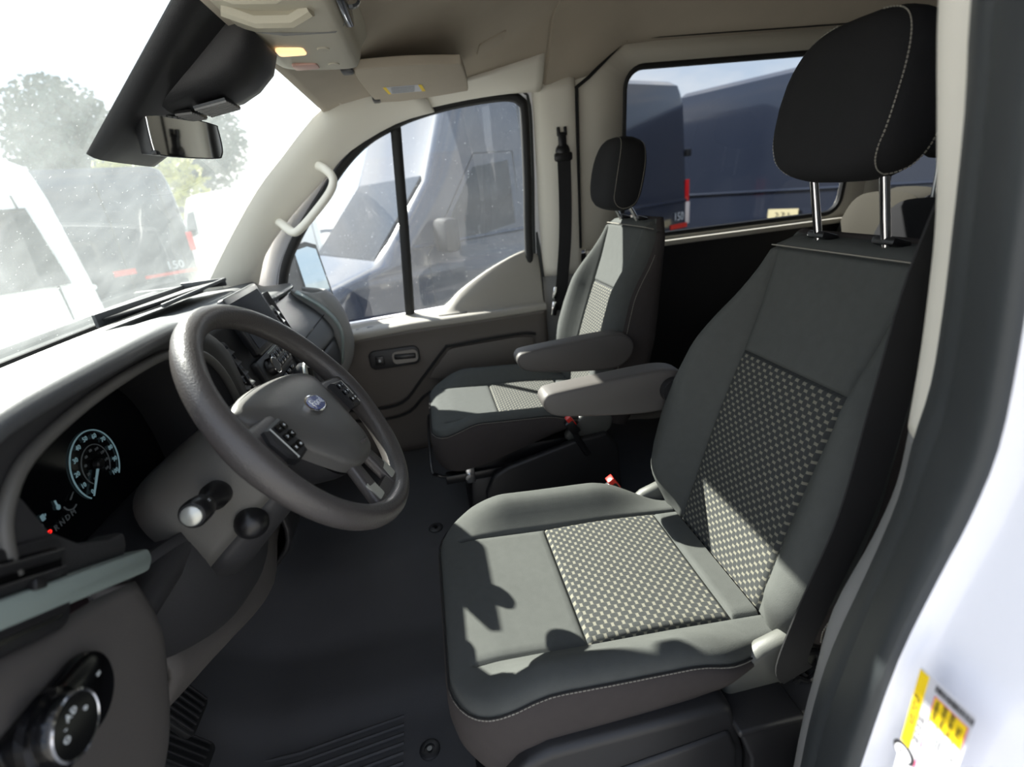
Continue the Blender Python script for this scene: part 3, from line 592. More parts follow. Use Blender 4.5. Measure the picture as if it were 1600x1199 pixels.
g = G(); g.lathe([(.0035, 0), (.0035, .0006), (0, .0006)], (XP, -.538, .800), (1, 0, 0), 12); g.tube([(XP, -.538, .802), (XP, -.538, .810)], .0012, 5); g.obj('temperature_icon', 'dial', CLo)
for i, ch in enumerate('PRNDM'):
    text('gear_letter', ch, (XP+.0005, -.566+.0112*i, .780), (0, 1, 0), (0, 0, 1), .0125 if i == 0 else .011, 'redglow' if i == 0 else 'dialdim', CLo)
# shelf below the instruments
g = G(); v, f = grid([[(-.955, y, .735), (-.88, y, .728), (-.82, y, .735), (-.80, y, .722), (-.805, y, .70)] for y in (-.765, -.6, -.45, -.3, -.24)], 3); g.add(v, f); thick(g.obj('instrument_shelf', 'dashdark', DB, 60), .008)
# left end: vent, bright strip, lamp switch panel (the strip runs down towards the steering column)
ta = math.radians(-27); SR = Vector((0, math.cos(ta), math.sin(ta))); SU = Vector((0, -math.sin(ta), math.cos(ta))); SX = Vector((1, 0, 0))
RS = Matrix((SR, SU, SX)).transposed().to_4x4()     # local x along the strip, y up, z to the driver
def onface(c, pts, x0, x1, bev=0):
    g = G(); g.prism(pts, 'z', 0, x1-x0, bev); Mx = Matrix.Translation(Vector((x0, c[0], c[1]))) @ RS; g.v = [tuple(Mx @ Vector(p)) for p in g.v]; return g
onface((-.735, .858), [(-.16, -.036), (.085, -.036), (.098, -.02), (.096, .0), (.07, -.004), (.03, .0), (-.005, .018), (-.03, .05), (-.05, .062), (-.16, .062)], -.835, -.802, .006).obj('vent_panel', 'dashdark', DB)
o = onface((-.745, .821), [(-.17, -.0125), (.100, -.0125), (.108, .0), (.102, .0125), (-.17, .0125)], -.83, -.788, .004).obj('trim_strip', 'strip', DB); o['label'] = 'pale green grey trim strip'
VF = onface((-.813, .866), rrect(.15, .082, .016), -.815, -.795, .004)
vf = VF.obj('air_vent', 'black', DB)
onface((-.813, .866), rrect(.130, .062, .010), -.796, -.7935).obj('vent_opening', 'blackgloss', vf)
for k in range(4):
    g = G(); Mx = Matrix.Translation(Vector((-.7925, -.813, .866))) @ RS @ Matrix.Translation((0, -.023+.0155*k, 0)); g.box((0, 0, 0), (.128, .012, .003), (math.radians(35), 0, 0), .001); g.v = [tuple(Mx @ Vector(p)) for p in g.v]; g.obj('vent_slat', 'black', vf)
g = G(); Mx = Matrix.Translation(Vector((-.789, -.80, .866))) @ RS; g.box((.02, .0, 0), (.012, .010, .008), None, .002); g.v = [tuple(Mx @ Vector(p)) for p in g.v]; g.obj('vent_tab', 'satin', vf)
v, f = grid([[(-.795, -.95, .87), (-.79, -.95, .74), (-.80, -.95, .62), (-.83, -.95, .52)], [(-.795, -.88, .85), (-.785, -.88, .74), (-.80, -.88, .62), (-.83, -.88, .52)], [(-.80, -.80, .815), (-.785, -.80, .72), (-.80, -.80, .61), (-.83, -.80, .52)], [(-.803, -.72, .785), (-.788, -.72, .71), (-.80, -.72, .60), (-.83, -.72, .52)], [(-.805, -.665, .757), (-.80, -.668, .69), (-.82, -.685, .60), (-.85, -.70, .52)], [(-.86, -.650, .75), (-.87, -.655, .69), (-.88, -.67, .60), (-.90, -.69, .52)]], 4)
o = mk('switch_panel', v, f, 'dashbrown', DB, 60); thick(o, .008)
tb = math.radians(-6); BR = Vector((0, math.cos(tb), math.sin(tb))); BU = Vector((0, -math.sin(tb), math.cos(tb))); RB = Matrix((BR, BU, SX)).transposed().to_4x4()
def onb(c, x, build):
    g = G(); build(g); Mx = Matrix.Translation(Vector((x, c[0], c[1]))) @ RB; g.v = [tuple(Mx @ Vector(p)) for p in g.v]; return g
KC = (-.846, .764)
bz = onb((-.842, .752), -.79, lambda g: g.prism(rrect(.15, .070, .034, 8), 'z', 0, .010, .003)).obj('switch_bezel', 'blackgloss', DB)
kn = onb(KC, -.7795, lambda g: g.lathe([(.031, 0), (.030, .006), (.0255, .008), (.0255, .018), (.0235, .0215), (0, .0215)], (0, 0, 0), (0, 0, 1), 36)).obj('lamp_switch', 'blackgloss', bz)
onb(KC, -.7795, lambda g: g.tube([(.0245*math.cos(2*math.pi*k/36), .0245*math.sin(2*math.pi*k/36), .0205) for k in range(36)], .0016, 6, True)).obj('chrome_ring', 'chrome', bz)
for a, ch in ((180, 'O'), (140, '-'), (105, 'A'), (75, 'D'), (15, 'o')):
    q = Matrix.Translation(Vector((-.7575, KC[0], KC[1]))); p = Vector((0, .0125*math.cos(math.radians(a)), .0125*math.sin(math.radians(a)))); text('switch_mark', ch, q @ p, (0, 1, 0), (0, 0, 1), .0075, 'whiteprint', bz)
for p_, ch in (((-.785, .752), '='), ((-.900, .752), '=')):
    text('switch_mark', ch, (-.7795, p_[0], p_[1]), (0, 1, 0), (0, 0, 1), .009, 'whiteprint', bz)
# knee panel under the column
v, f = grid([[(-.86, -.66, .75), (-.855, -.66, .70), (-.875, -.66, .60), (-.93, -.66, .52)], [(-.815, -.58, .745), (-.80, -.58, .68), (-.83, -.58, .585), (-.91, -.58, .50)], [(-.79, -.47, .725), (-.775, -.47, .64), (-.81, -.47, .54), (-.90, -.47, .46)], [(-.79, -.36, .715), (-.785, -.35, .62), (-.82, -.34, .51), (-.90, -.33, .43)], [(-.82, -.27, .72), (-.83, -.25, .62), (-.86, -.24, .51), (-.93, -.24, .43)]], 4)
o = mk('knee_panel', v, f, 'dashdark', DB, 60); thick(o, .01)
v, f = grid([[(-.86, -.62, .60), (-.855, -.62, .565), (-.90, -.62, .50)], [(-.85, -.47, .53), (-.845, -.47, .49), (-.90, -.47, .44)], [(-.845, -.33, .52), (-.845, -.30, .43), (-.90, -.30, .39)], [(-.845, -.22, .62), (-.85, -.19, .48), (-.90, -.19, .40)], [(-.82, -.14, .70), (-.83, -.10, .53), (-.89, -.08, .42)], [(-.80, .0, .68), (-.82, .0, .52), (-.88, .0, .42)]], 4)
o = mk('lower_trim', v, f, 'dashbrown', DB, 60); thick(o, .01)
# centre stack
def cx(z): return -.872+(.93-z)*.32
v, f = grid([[(cx(z)-.05, -.235, z), (cx(z)-.004, -.222, z), (cx(z), -.20, z), (cx(z)+.004, .02, z), (cx(z), .235, z), (cx(z)-.004, .255, z), (cx(z)-.06, .265, z)] for z in (.925, .86, .78, .70, .62)], 3)
o = mk('centre_stack', v, f, 'dashdark', DB, 60); thick(o, .01)
v, f = grid([[(cx(.62)-.05, y, .62), (cx(.62)-.03, y, .5), (cx(.62)-.07, y, .42), (-1.0, y, .33)] for y in (-.23, -.1, .1, .26)], 3); o = mk('stack_lower_cover', v, f, 'black', DB, 60); thick(o, .01)
SN = Vector((1, 0, .32)).normalized(); SUv = Vector((-.32, 0, 1)).normalized(); RSt = Matrix((Vector((0, 1, 0)), SUv, SN)).transposed().to_4x4()
def stk(y, z, d, build):
    g = G(); build(g); Mx = Matrix.Translation(Vector((cx(z), y, z))+SN*d) @ RSt; g.v = [tuple(Mx @ Vector(p)) for p in g.v]; return g
sc = stk(.02, .895, .022, lambda g: g.prism(rrect(.225, .135, .012), 'z', 0, .016, .004)).obj('touchscreen', 'satin', DB)
stk(.02, .895, .0385, lambda g: g.prism(rrect(.195, .105, .004), 'z', 0, .0006)).obj('screen_glass', 'screen', sc)
stk(.02, .89, .004, lambda g: g.box((0, 0, .010), (.12, .08, .02))).obj('screen_mount', 'black', sc)
rd = stk(.02, .795, .002, lambda g: g.prism(rrect(.21, .062, .012), 'z', 0, .016, .004)).obj('radio_panel', 'black', DB)
stk(.02, .795, .018, lambda g: g.lathe([(.021, 0), (.020, .012), (.017, .016), (0, .016)], (-.055, 0, 0), (0, 0, 1), 24)).obj('volume_knob', 'satin', rd)
stk(.02, .795, .018, lambda g: g.tube([(-.055+.0185*math.cos(2*math.pi*k/24), .0185*math.sin(2*math.pi*k/24), .0145) for k in range(24)], .0014, 5, True)).obj('knob_ring', 'chrome', rd)
for i in range(5):
    for j in range(2): stk(.02, .795, .018, lambda g: g.box((-.012+.024*i, .012-.022*j, .002), (.020, .016, .005), None, .0015)).obj('radio_button', 'blackgloss', rd)
stk(.02, .795, .018, lambda g: g.box((.034, .026, .001), (.12, .0022, .002))).obj('chrome_bar', 'silver', rd)
hv = stk(.02, .718, .002, lambda g: g.prism(rrect(.23, .055, .012), 'z', 0, .012, .003)).obj('climate_panel', 'dashdark', DB)
for yy in (-.075, .0, .085):
    stk(.02, .718, .014, lambda g: g.lathe([(.022, 0), (.021, .012), (.017, .018), (0, .018)], (yy, 0, 0), (0, 0, 1), 24)).obj('climate_knob', 'satin', hv)
    stk(.02, .718, .014, lambda g: g.box((yy, .006, .019), (.005, .022, .008), None, .002)).obj('knob_grip', 'silver', hv)
for i in range(6): stk(.02, .752, .006, lambda g: g.box((-.085+.034*i, 0, .002), (.024, .010, .006), None, .002)).obj('climate_button', 'blackgloss', hv)
for y, nm in ((-.165, 0), (.20, 1)):
    cv = stk(y, .815, .0, lambda g: g.prism(rrect(.072, .165, .014), 'z', 0, .012, .004)).obj('air_vent', 'dashdark', DB)
    stk(y, .815, .012, lambda g: g.prism(rrect(.054, .145, .008), 'z', 0, .0008)).obj('vent_opening', 'blackgloss', cv)
    for k in range(6): stk(y, .815, .015, lambda g: g.box((0, -.058+.0235*k, 0), (.053, .014, .003), (math.radians(-30), 0, 0), .001)).obj('vent_slat', 'black', cv)
    stk(y, .815, .018, lambda g: g.box((0, .0, 0), (.005, .135, .006), None, .0015)).obj('vent_bar', 'satin', cv)
# gear selector on the stack, between wheel and radio
gs = stk(-.13, .70, .0, lambda g: g.prism(rrect(.10, .11, .02), 'z', 0, .02, .006)).obj('selector_housing', 'black', DB)
g = G(); P0 = Vector((-.775, -.135, .71)); g.tube([P0, P0+Vector((.03, -.005, .04)), P0+Vector((.05, -.008, .075))], [.013, .011, .012], 10); g.obj('selector_stem', 'satin', gs)
g = G(); g.lathe([(.004, -.006), (.017, -.004), (.022, .012), (.021, .035), (.014, .048), (.0, .050)], P0+Vector((.05, -.008, .07)), (.35, 0, .94), 20); g.obj('selector_knob', 'satin', gs)
g = G(); q = P0+Vector((.058, -.010, .092)); g.tube(crom([q+Vector((0, -.020, -.03)), q+Vector((.012, -.028, -.005)), q+Vector((.012, -.018, .022)), q+Vector((.010, .005, .030)), q+Vector((.006, .022, .018))], 5), .0045, 8); g.obj('selector_chrome_trim', 'silver', gs)
# open tray on top of the dash, near the glass
g = G(); g.add([(-1.25, .215, .912), (-1.10, .19, .938), (-1.10, .62, .928), (-1.215, .62, .914)], [(0, 1, 2, 3)]); tr = g.obj('storage_tray', 'rubberblack', DB, normals=False); thick(tr, .006, 1)
g = G()
for a, b, h in (((-1.262, .21, .915), (-1.222, .63, .915), .034), ((-1.222, .625, .918), (-1.095, .625, .934), .026), ((-1.09, .19, .940), (-1.09, .62, .930), .010)):
    a, b = Vector(a), Vector(b); d = (b-a); g.box((a+b)/2, (d.length+.008, .010, h), (0, 0, math.atan2(d.y, d.x)), .003)
g.obj('tray_wall', 'dash', tr)
# passenger side face
v, f = grid([[(-.918, y, .855-.00*y), (-.90+.0*y, y, .835), (-.845+dx, y, .765), (-.815+dx, y, .70), (-.83+dx, y, .685)] for y, dx in ((.255, -.02), (.34, 0), (.5, .015), (.62, .02), (.70, .01))], 4)
o = mk('airbag_panel', v, f, 'dash', DB, 60); thick(o, .01)
g = G(); g.tube([(-.822, y, .763+.0*y) for y in (.28, .4, .5, .6, .68)], .002, 5); g.obj('airbag_seam', 'seam', DB)
v, f = grid([[(-.835+dx, y, .682), (-.815+dx, y, .67), (-.815+dx, y, .58), (-.86+dx, y, .50), (-.95, y, .46)] for y, dx in ((.26, -.02), (.34, 0), (.5, .015), (.62, .02), (.70, .01))], 4)
o = mk('glovebox_door', v, f, 'dashdark', DB, 60); thick(o, .01)
g = G(); v, f = grid([[(-.915, .69, z+.02), (-.80+d, .69, z), (-.765+d, .715, z-.002), (-.755+d, .75, z-.004), (-.78+d, .79, z-.004), (-.90, .80, z+.01)] for z, d in ((.845, -.05), (.80, -.02), (.73, .0), (.64, .005), (.56, -.02), (.48, -.08))], 4); g.add(v, f)
ev = g.obj('end_panel', 'greytrim', DB, 60); thick(ev, .01); ev['label'] = 'lighter grey end panel beside the far door'
g = G(); v, f = grid([[(-.90, y, .86), (-.82, y, .79), (-.778, y, .70), (-.80, y, .58)] for y in (.655, .665, .685)], 4); g.add([(a+.008, b, c) for a, b, c in [tuple(p) for p in v]], f); thick(g.obj('silver_end_trim', 'strip', DB), .006)
# ---------------------------------------------------------------- steering wheel
WC = Vector((-.637, -.455, .842)); WN = Vector((math.cos(math.radians(33.9)), -.018, math.sin(math.radians(33.9)))).normalized()
wr, wu, _ = frame_of(WN); ro = math.radians(-11); WRt = wr*math.cos(ro)+wu*math.sin(ro); WUp = wu*math.cos(ro)-wr*math.sin(ro)
def wp(a, b, c=0): return WC+WRt*a+WUp*b+WN*c
SW = thing('steering_wheel', 'dark grey grained steering wheel with an oval blue emblem', 'steering wheel', tuple(WC))
nR = 96; rings = []
for k in range(nR):
    a = 2*math.pi*k/nR; d = (wp(math.cos(a), math.sin(a))-WC); rr = .0168+.0018*max(0, math.cos(a*2))**6
    rings.append([WC+d*(.186+rr*math.cos(t))+WN*(rr*1.12*math.sin(t)) for t in [2*math.pi*j/16 for j in range(16)]])
g = G(); g.loft(rings+[rings[0]], cap=False); g.obj('rim', 'wheel', SW, 60)
pad = [(-.126, .046), (-.112, .062), (-.06, .072), (0, .075), (.06, .072), (.112, .062), (.126, .046), (.114, .012), (.090, -.030), (.066, -.072), (.046, -.098), (.02, -.108), (-.02, -.108), (-.046, -.098), (-.066, -.072), (-.090, -.030), (-.114, .012)]
PC = crom([(a, b, 0) for a, b in pad], 4, True); rings = []
for s_, c in ((1.0, -.022), (1.0, -.008), (.985, -.003), (.95, .002), (.86, .008), (.7, .0125), (.45, .0155), (.2, .016), (.02, .016)): rings.append([wp(p.x*s_, p.y*s_-.004*(1-s_), c-.18*p.y*s_) for p in PC])
G().loft(rings).obj('airbag_pad', 'pad', SW, 40)
el = lambda a, b, c: [wp(a*math.cos(2*math.pi*k/36), .004+b*math.sin(2*math.pi*k/36), c-.18*(.004+b*math.sin(2*math.pi*k/36))) for k in range(36)]
g = G(); g.loft([el(.0295, .0155, .014), el(.0295, .0155, .0195), el(.027, .0135, .0205), el(.025, .0115, .0195), el(.02, .009, .0195), el(.001, .001, .0195)]); em = g.obj('emblem', 'chrome', SW)
g = G(); g.loft([el(.0255, .0122, .0196), el(.0255, .0122, .0206), el(.001, .001, .0212)]); g.obj('emblem_oval', 'blue', em)
text('emblem_lettering', 'Ford', wp(0, .004, .0206), WRt, (WUp-WN*.18), .0200, 'chrome', em)
text('airbag_mark', 'AIRBAG', wp(.012, -.085, .0265), WRt, (WUp-WN*.18), .008, 'dashbrown', SW)
# back hub and spokes
g = G(); rings = []
for s_, c in ((.55, -.075), (.8, -.06), (.93, -.03), (.97, -.012)): rings.append([wp(p.x*s_, p.y*s_, c) for p in PC])
g.loft(rings); g.obj('hub_cover', 'black', SW)
def spoke(name, m, A_, B_, wa, wb, c0, c1, th=.018):
    # tapered spoke from A to B in wheel coordinates
    A_, B_ = Vector(A_+(0,)), Vector(B_+(0,)); d = (B_-A_).normalized(); n_ = Vector((-d.y, d.x, 0)); rings = []
    for t in (0, .15, .5, .85, 1):
        c = c0+(c1-c0)*t; wd = (wa+(wb-wa)*ss(0, 1, t))/2; P = A_.lerp(B_, t); rg = []
        for u, v_ in rrect(2*wd, th, min(th, 2*wd)*.35, 3): q = P+n_*u; rg.append(wp(q.x, q.y, c+v_))
        rings.append(rg)
    return G().loft(rings).obj(name, m, SW, 50)
for s_ in (-1, 1):
    spoke('spoke', 'wheel', (s_*.095, -.006), (s_*.180, -.004), .070, .056, -.004, 0, .020)
    pd = [(s_*x, y) for x, y in ((.104, .016), (.150, .012), (.158, -.004), (.154, -.030), (.138, -.042), (.108, -.038))]
    g = G(); g.loft([[wp(a, b, .004) for a, b in pd], [wp(a, b, .014) for a, b in pd], [wp(.131*s_+(a-.131*s_)*.86, -.012+(b+.012)*.86, .017) for a, b in pd]]); po = g.obj('switch_pod', 'black', SW, 30)
    for i, (a, b) in enumerate(((.114, .004), (.128, .004), (.114, -.010), (.128, -.010), (.118, -.026), (.132, -.026))):
        g = G(); q = [wp(s_*a+u, b+v_, .0165) for u, v_ in rrect(.0115, .0105, .003, 2)]; g.loft([q, [p+WN*.0028 for p in q]]); g.obj('switch_button', 'blackgloss', po, 30)
        text('button_mark', ('+', '-', '<', '>', 'o', 'x')[i], wp(s_*a, b, .0198), WRt, WUp, .0075, 'whiteprint', po)
    g = G(); g.tube([wp(s_*.1415, .010, .0165), wp(s_*.139, -.038, .0165)], .0016, 6); g.obj('silver_divider', 'silver', po)
for s_ in (-1, 1):
    spoke('spoke', 'wheel', (s_*.030, -.092), (s_*.044, -.176), .026, .034, .004, 0, .016)
    q = [wp(s_*.040+u, -.146+v_, .0068) for u, v_ in rrect(.024, .030, .003, 2)]; g = G(); g.loft([q, [p+WN*.003 for p in q]]); g.obj('spoke_insert', 'silver', SW, 30)
g = G(); q = [wp(u, -.166+v_+.010*(1-(u/.04)**2), -.006) for u, v_ in rrect(.075, .022, .008, 4)]; g.loft([q, [p+WN*.012 for p in q]]); g.obj('lower_web', 'wheel', SW, 40)
# ---------------------------------------------------------------- steering column
CO = thing('steering_column', 'dark grey shroud behind the steering wheel with a stalk on its side', 'steering column', tuple(WC-WN*.2))
ax = -WN; rings = []; HALF = []
for s_, ry, rz, dz in ((.052, .066, .055, 0), (.056, .082, .070, 0), (.075, .092, .080, 0), (.13, .098, .088, -.002), (.19, .104, .094, -.006), (.23, .106, .098, -.010)):
    o_ = WC+ax*s_; rg = []
    for k in range(36):
        a = 2*math.pi*k/36; c_, sn = math.cos(a), math.sin(a); e = 2/2.8
        rg.append(o_+wr*(math.copysign(abs(c_)**e, c_)*ry)+wu*(math.copysign(abs(sn)**e, sn)*rz+dz))
    rings.append(rg)
up_ = [[r[k] for k in list(range(34, 36))+list(range(0, 21))] for r in rings]; lo_ = [[r[k] for k in range(20, 35)] for r in rings]
thick(G().loft(up_, closed=False).obj('upper_shroud', 'shroud', CO, 50), .004); thick(G().loft(lo_, closed=False).obj('lower_shroud', 'dashdark', CO, 50), .004)
CO.children[0]['label'] = 'lighter grey upper half of the shroud'
g = G(); rings = []
for s_, r_ in ((.030, .060), (.036, .068), (.052, .070), (.060, .060)): rings.append([WC+ax*s_+wr*r_*math.cos(2*math.pi*k/32)+wu*r_*math.sin(2*math.pi*k/32) for k in range(32)])
g.loft(rings); g.obj('clock_spring', 'satin', CO)
# stalk sticking out on the driver-door side
s0 = WC+ax*.125+wr*(-.085)+wu*.005; s1 = WC+ax*.108+wr*(-.155)+wu*.016; d_ = (s1-s0).normalized(); s0 = s0+d_*.012+wu*.008
G().lathe([(.018, 0), (.018, .018), (.012, .026), (.0105, .05), (.012, .052), (.0155, .056), (.0165, .07), (.0165, .084), (.014, .088), (0, .088)], s0, d_, 20).obj('stalk', 'satin', CO)
G().lathe([(.0115, 0), (.0115, .005), (.009, .007), (0, .007)], s0+d_*.087, d_, 20).obj('stalk_button', 'silver', CO)
text('stalk_mark', '=', s0+d_*.064+WN*.0166, d_, wu, .010, 'whiteprint', CO)
G().lathe([(.022, 0), (.022, .008), (.017, .018), (.010, .024), (0, .025)], WC+ax*.13+wr*(-.094)+wu*(-.045), (-wr*.9+WN*.4), 20).obj('tilt_knob', 'satin', CO)
g = G(); g.lathe([(.02, 0), (.02, .014), (.013, .02), (.011, .09), (.014, .13), (.011, .145), (0, .147)], WC+ax*.125+wr*.08, (wr*.93-WN*.1+wu*.35), 16); g.obj('wiper_stalk', 'satin', CO)
# ---------------------------------------------------------------- passenger door
door = bpy.data.objects.new('door_1', None); door.location = (-.45, .87, 0); COL.objects.link(door); WL[door] = Vector((-.45, .87, 0)); door.empty_display_size = .05
door['kind'] = 'structure'; door['label'] = 'closed passenger door with grey and dark brown lining'
DX = [-1.02, -.88, -.776, -.65, -.533, -.42, -.37, -.315, -.20, -.094, -.03, .0, .022]
DT = [.655, .658, .661, .668, .676, .682, .702, .745, .808, .852, .870, .870, .855]
def dl(x): return lin([-1.02, -.776, -.533, -.30, .022], [.648, .652, .664, .664, .668], x)   # height of the ledge
rows = []
for x, zt_ in zip(DX, DT):
    up = max(0, zt_-dl(x)-.02); rows.append([(x, .905, zt_-.03), (x, .895, zt_), (x, .880, zt_-.002), (x, .862-.01*ss(0, .1, up), zt_-.008-.4*up), (x, .835, dl(x)+.004), (x, .800, dl(x)), (x, .787, dl(x)-.010), (x, .788, dl(x)-.030)])
v, f = grid(rows, 3); o = mk('upper_trim', v, f, 'doorgrey', door, 60); thick(o, .006)
rows = [[(x, .788, dl(x)-.028), (x, .797, .58), (x, .797, .50), (x, .803, .40), (x, .815, .25), (x, .83, .08)] for x in (-1.02, -.8, -.6, -.4, -.2, -.05, .018)]+[[(.024, .86, dl(0)-.028), (.024, .86, .58), (.024, .86, .50), (.024, .86, .40), (.024, .86, .25), (.024, .86, .08)]]
v, f = grid(rows, 3); o = mk('lower_trim', v, f, 'doordark', door, 60); thick(o, .006)
g = G(); g.prism([(-.50, .425), (-.405, .530), (-.385, .538), (-.115, .545), (-.045, .535), (-.035, .42), (-.10, .405), (-.35, .39)], 'y', .785, .80, .006); g.obj('armrest_panel', 'doordark', door)
g = G(); g.tube(crom([(-.90, .793, .345), (-.75, .792, .325), (-.62, .792, .335), (-.53, .790, .42), (-.415, .788, .538), (-.38, .787, .548), (-.11, .787, .556), (-.035, .788, .545)], 4), .006, 6); g.obj('panel_groove', 'seam', door)
g = G(); g.tube(crom([(-.85, .800, .285), (-.72, .80, .268), (-.6, .80, .285), (-.50, .795, .36), (-.3, .797, .375), (-.04, .80, .385)], 4), .006, 6); g.obj('pocket_edge', 'seam', door)
# pull handle recess with lock switch and lever
hb = G(); hb.prism([(-.617+p[0], .533+p[1]) for p in rrect(.20, .078, .025, 6)], 'y', .782, .80, .006); hb = hb.obj('handle_bezel', 'black', door)
g = G(); g.prism([(-.575+p[0], .533+p[1]) for p in rrect(.10, .052, .018, 6)], 'y', .7805, .784); g.obj('handle_cup', 'blackgloss', hb)
g = G(); g.box((-.575, .777, .535), (.085, .012, .020), (0, math.radians(4), 0), .005); g.obj('release_lever', 'satin', hb)
g = G(); g.box((-.675, .779, .532), (.034, .008, .036), None, .003); lk = g.obj('lock_switch', 'satin', hb); text('lock_mark', '8', (-.675, .7745, .532), (1, 0, 0), (0, 0, 1), .018, 'whiteprint', lk)
for x, d in ((-.735, .030), (-.675, .060)):
    g = G(); g.prism([(x+p[0], .838+p[1]) for p in rrect(d, .022, .008, 4)], 'z', dl(x)-.004, dl(x)+.0035, .002); g.obj('ledge_slot', 'satin', door)
g = G(); g.prism([(-.36+p[0], .835+p[1]) for p in rrect(.12, .030, .013, 4)], 'z', dl(-.36)-.006, dl(-.36)+.004, .002); g.obj('ledge_pocket', 'seam', door)
def dy(z): return lin([.6, .9, 1.2, 1.42], [.905, .888, .872, .856], z)
WO = [(-1.005, .68), (-1.0, .80), (-.955, .93), (-.868, 1.05), (-.76, 1.165), (-.66, 1.262), (-.57, 1.325), (-.482, 1.362), (-.40, 1.388), (-.267, 1.412), (-.12, 1.424), (-.04, 1.422), (-.006, 1.405), (.006, 1.37), (.0, 1.15), (-.012, .95), (-.02, .70)]
WP = [(p.x, p.z) for p in crom([(x, 0, z) for x, z in WO], 4)]
o = mk('window_glass', [(x, dy(z)+.004, z) for x, z in WP], [tuple(range(len(WP)))], 'sideglass', door)
g = G(); g.tube([(x, dy(z)-.014, z) for x, z in WP], .017, 10); g.obj('window_seal', 'rubberblack', door, 60)
g = G(); g.tube([(x-(.024 if x < -.02 else -.022)*(1 if z < 1.38 or x > -.02 else .3), dy(z)-.002, z+(.022 if z > 1.1 and x < 0 else 0)) for x, z in WP], .012, 10); g.obj('frame_seal', 'rubber', door, 60)
g = G(); g.tube([(-.462, dy(1.37)-.008, 1.375), (-.495, dy(1.0)-.008, 1.02), (-.532, dy(.68)-.008, .67)], .019, 8, up=(1, 0, 0), flat=(1, .5)); g.obj('divider_bar', 'rubberblack', door, 60)
fr = [(x+(.05 if x > -.02 else -.03-.09*(1-ss(1.05, 1.36, z))), z+(.05 if z > 1.1 and x < 0 else .05*ss(.8, 1.1, z)*(x < 0))) for x, z in WP]
v = [(x, dy(z)+.005, z) for x, z in WP]+[(x, dy(z)+.012, z) for x, z in fr]; n = len(WP)
o = mk('window_frame', v, [(k, k+1, n+k+1, n+k) for k in range(n-1)], 'white', door); thick(o, .02, 1)
g = G(); g.prism([(-1.1, -.2), (.06, -.2), (.045, .88), (.03, .70), (-1.06, .66)], 'y', .90, .93); g.obj('outer_panel', 'white', door)
g = G(); g.tube([(.034, .868, 1.40), (.030, .875, 1.2), (.022, .885, .95), (.034, .88, .72), (.038, .88, .3)], .010, 8); g.obj('rear_edge_seal', 'rubber', door)
# ---------------------------------------------------------------- grab handle, sun visor, overhead console, mirror
g = G(); g.tube(crom([(-.755, .785, 1.262), (-.715, .735, 1.238), (-.695, .715, 1.205), (-.715, .712, 1.165), (-.78, .712, 1.105), (-.835, .715, 1.062), (-.865, .722, 1.052), (-.905, .765, 1.082), (-.92, .79, 1.09)], 5), [.017]*3+[.0155]*35+[.017]*3, 12, flat=(1, .85))
reg(g.obj('grab_handle', 'cream2', ang=60), 'cream plastic grab handle on the windscreen pillar', 'handle')
vz = thing('sun_visor', 'folded cream sun visor with a white warning label above the far door', 'sun visor', (-.38, .47, 1.432))
g = G(); g.prism([(p.x, p.y) for p in crom([(-.515, .25, 0), (-.40, .245, 0), (-.285, .27, 0), (-.262, .30, 0), (-.218, .60, 0), (-.235, .645, 0), (-.35, .70, 0), (-.47, .735, 0), (-.505, .71, 0), (-.525, .45, 0), (-.53, .28, 0)], 3, True)], 'z', 1.418, 1.440, .009, 3); g.obj('visor_panel', 'headliner', vz, 50)
g = G(); g.add([(-.475, .475, 1.4172), (-.365, .475, 1.4172), (-.352, .575, 1.4172), (-.463, .58, 1.4172)], [(0, 1, 2, 3)]); lb = g.obj('warning_label', 'paper', vz, normals=False)
g = G(); g.add([(-.475, .475, 1.4168), (-.465, .475, 1.4168), (-.455, .58, 1.4168), (-.463, .58, 1.4168)], [(0, 1, 2, 3)]); g.add([(-.375, .475, 1.4168), (-.365, .475, 1.4168), (-.352, .575, 1.4168), (-.362, .576, 1.4168)], [(0, 1, 2, 3)]); g.obj('label_band', 'yellow', lb)
g = G()
for k in range(5): g.add([(-.452+.0*k, .487+.018*k, 1.4167), (-.385, .487+.018*k, 1.4167), (-.385, .494+.018*k, 1.4167), (-.452, .494+.018*k, 1.4167)], [(0, 1, 2, 3)])
o = g.obj('label_print', 'dialdim', lb)
for a, b in (((-.545, .262, 1.425), (.03, .045)), ((-.505, .68, 1.425), (.025, .05))):
    g = G(); g.box(a, (b[0], b[1], .022), None, .006); g.obj('visor_clip', 'satin', vz)
oc = thing('overhead_console', 'cream overhead console with reading lamps, one lamp lit amber', 'console', (-.59, -.1, 1.40))
pr_ = [(-.685, 1.44), (-.675, 1.412), (-.645, 1.398), (-.53, 1.392), (-.505, 1.402), (-.495, 1.43), (-.490, 1.462), (-.68, 1.455)]
C_ = crom([(x, 0, z) for x, z in pr_], 4, True); rings = []
for y, s_ in ((-.44, .3), (-.43, .72), (-.40, .92), (-.34, 1), (-.10, 1), (.09, 1), (.125, .95), (.142, .8), (.148, .5)): rings.append([(-.59+(p.x+.59)*(.6+.4*s_), y, 1.46+(p.z-1.46)*s_) for p in C_])
G().loft(rings).obj('console_body', 'console', oc, 50)
for (x, y), m, lab in (((-.614, -.045), 'lampon', 'lit amber lamp lens'), ((-.610, .068), 'lampoff', 'unlit pink lamp lens')):
    g = G(); g.prism([(x+p[0], y+p[1]) for p in rrect(.050, .042, .008, 3)], 'z', 1.3905, 1.3965, .002); o = g.obj('lamp_lens', m, oc); o['label'] = lab
for x, y in ((-.555, -.055), (-.553, .06)):
    g = G(); g.lathe([(.012, 0), (.011, .004), (0, .005)], (x, y, 1.394), (0, 0, -1), 16); g.obj('lamp_button', 'console', oc)
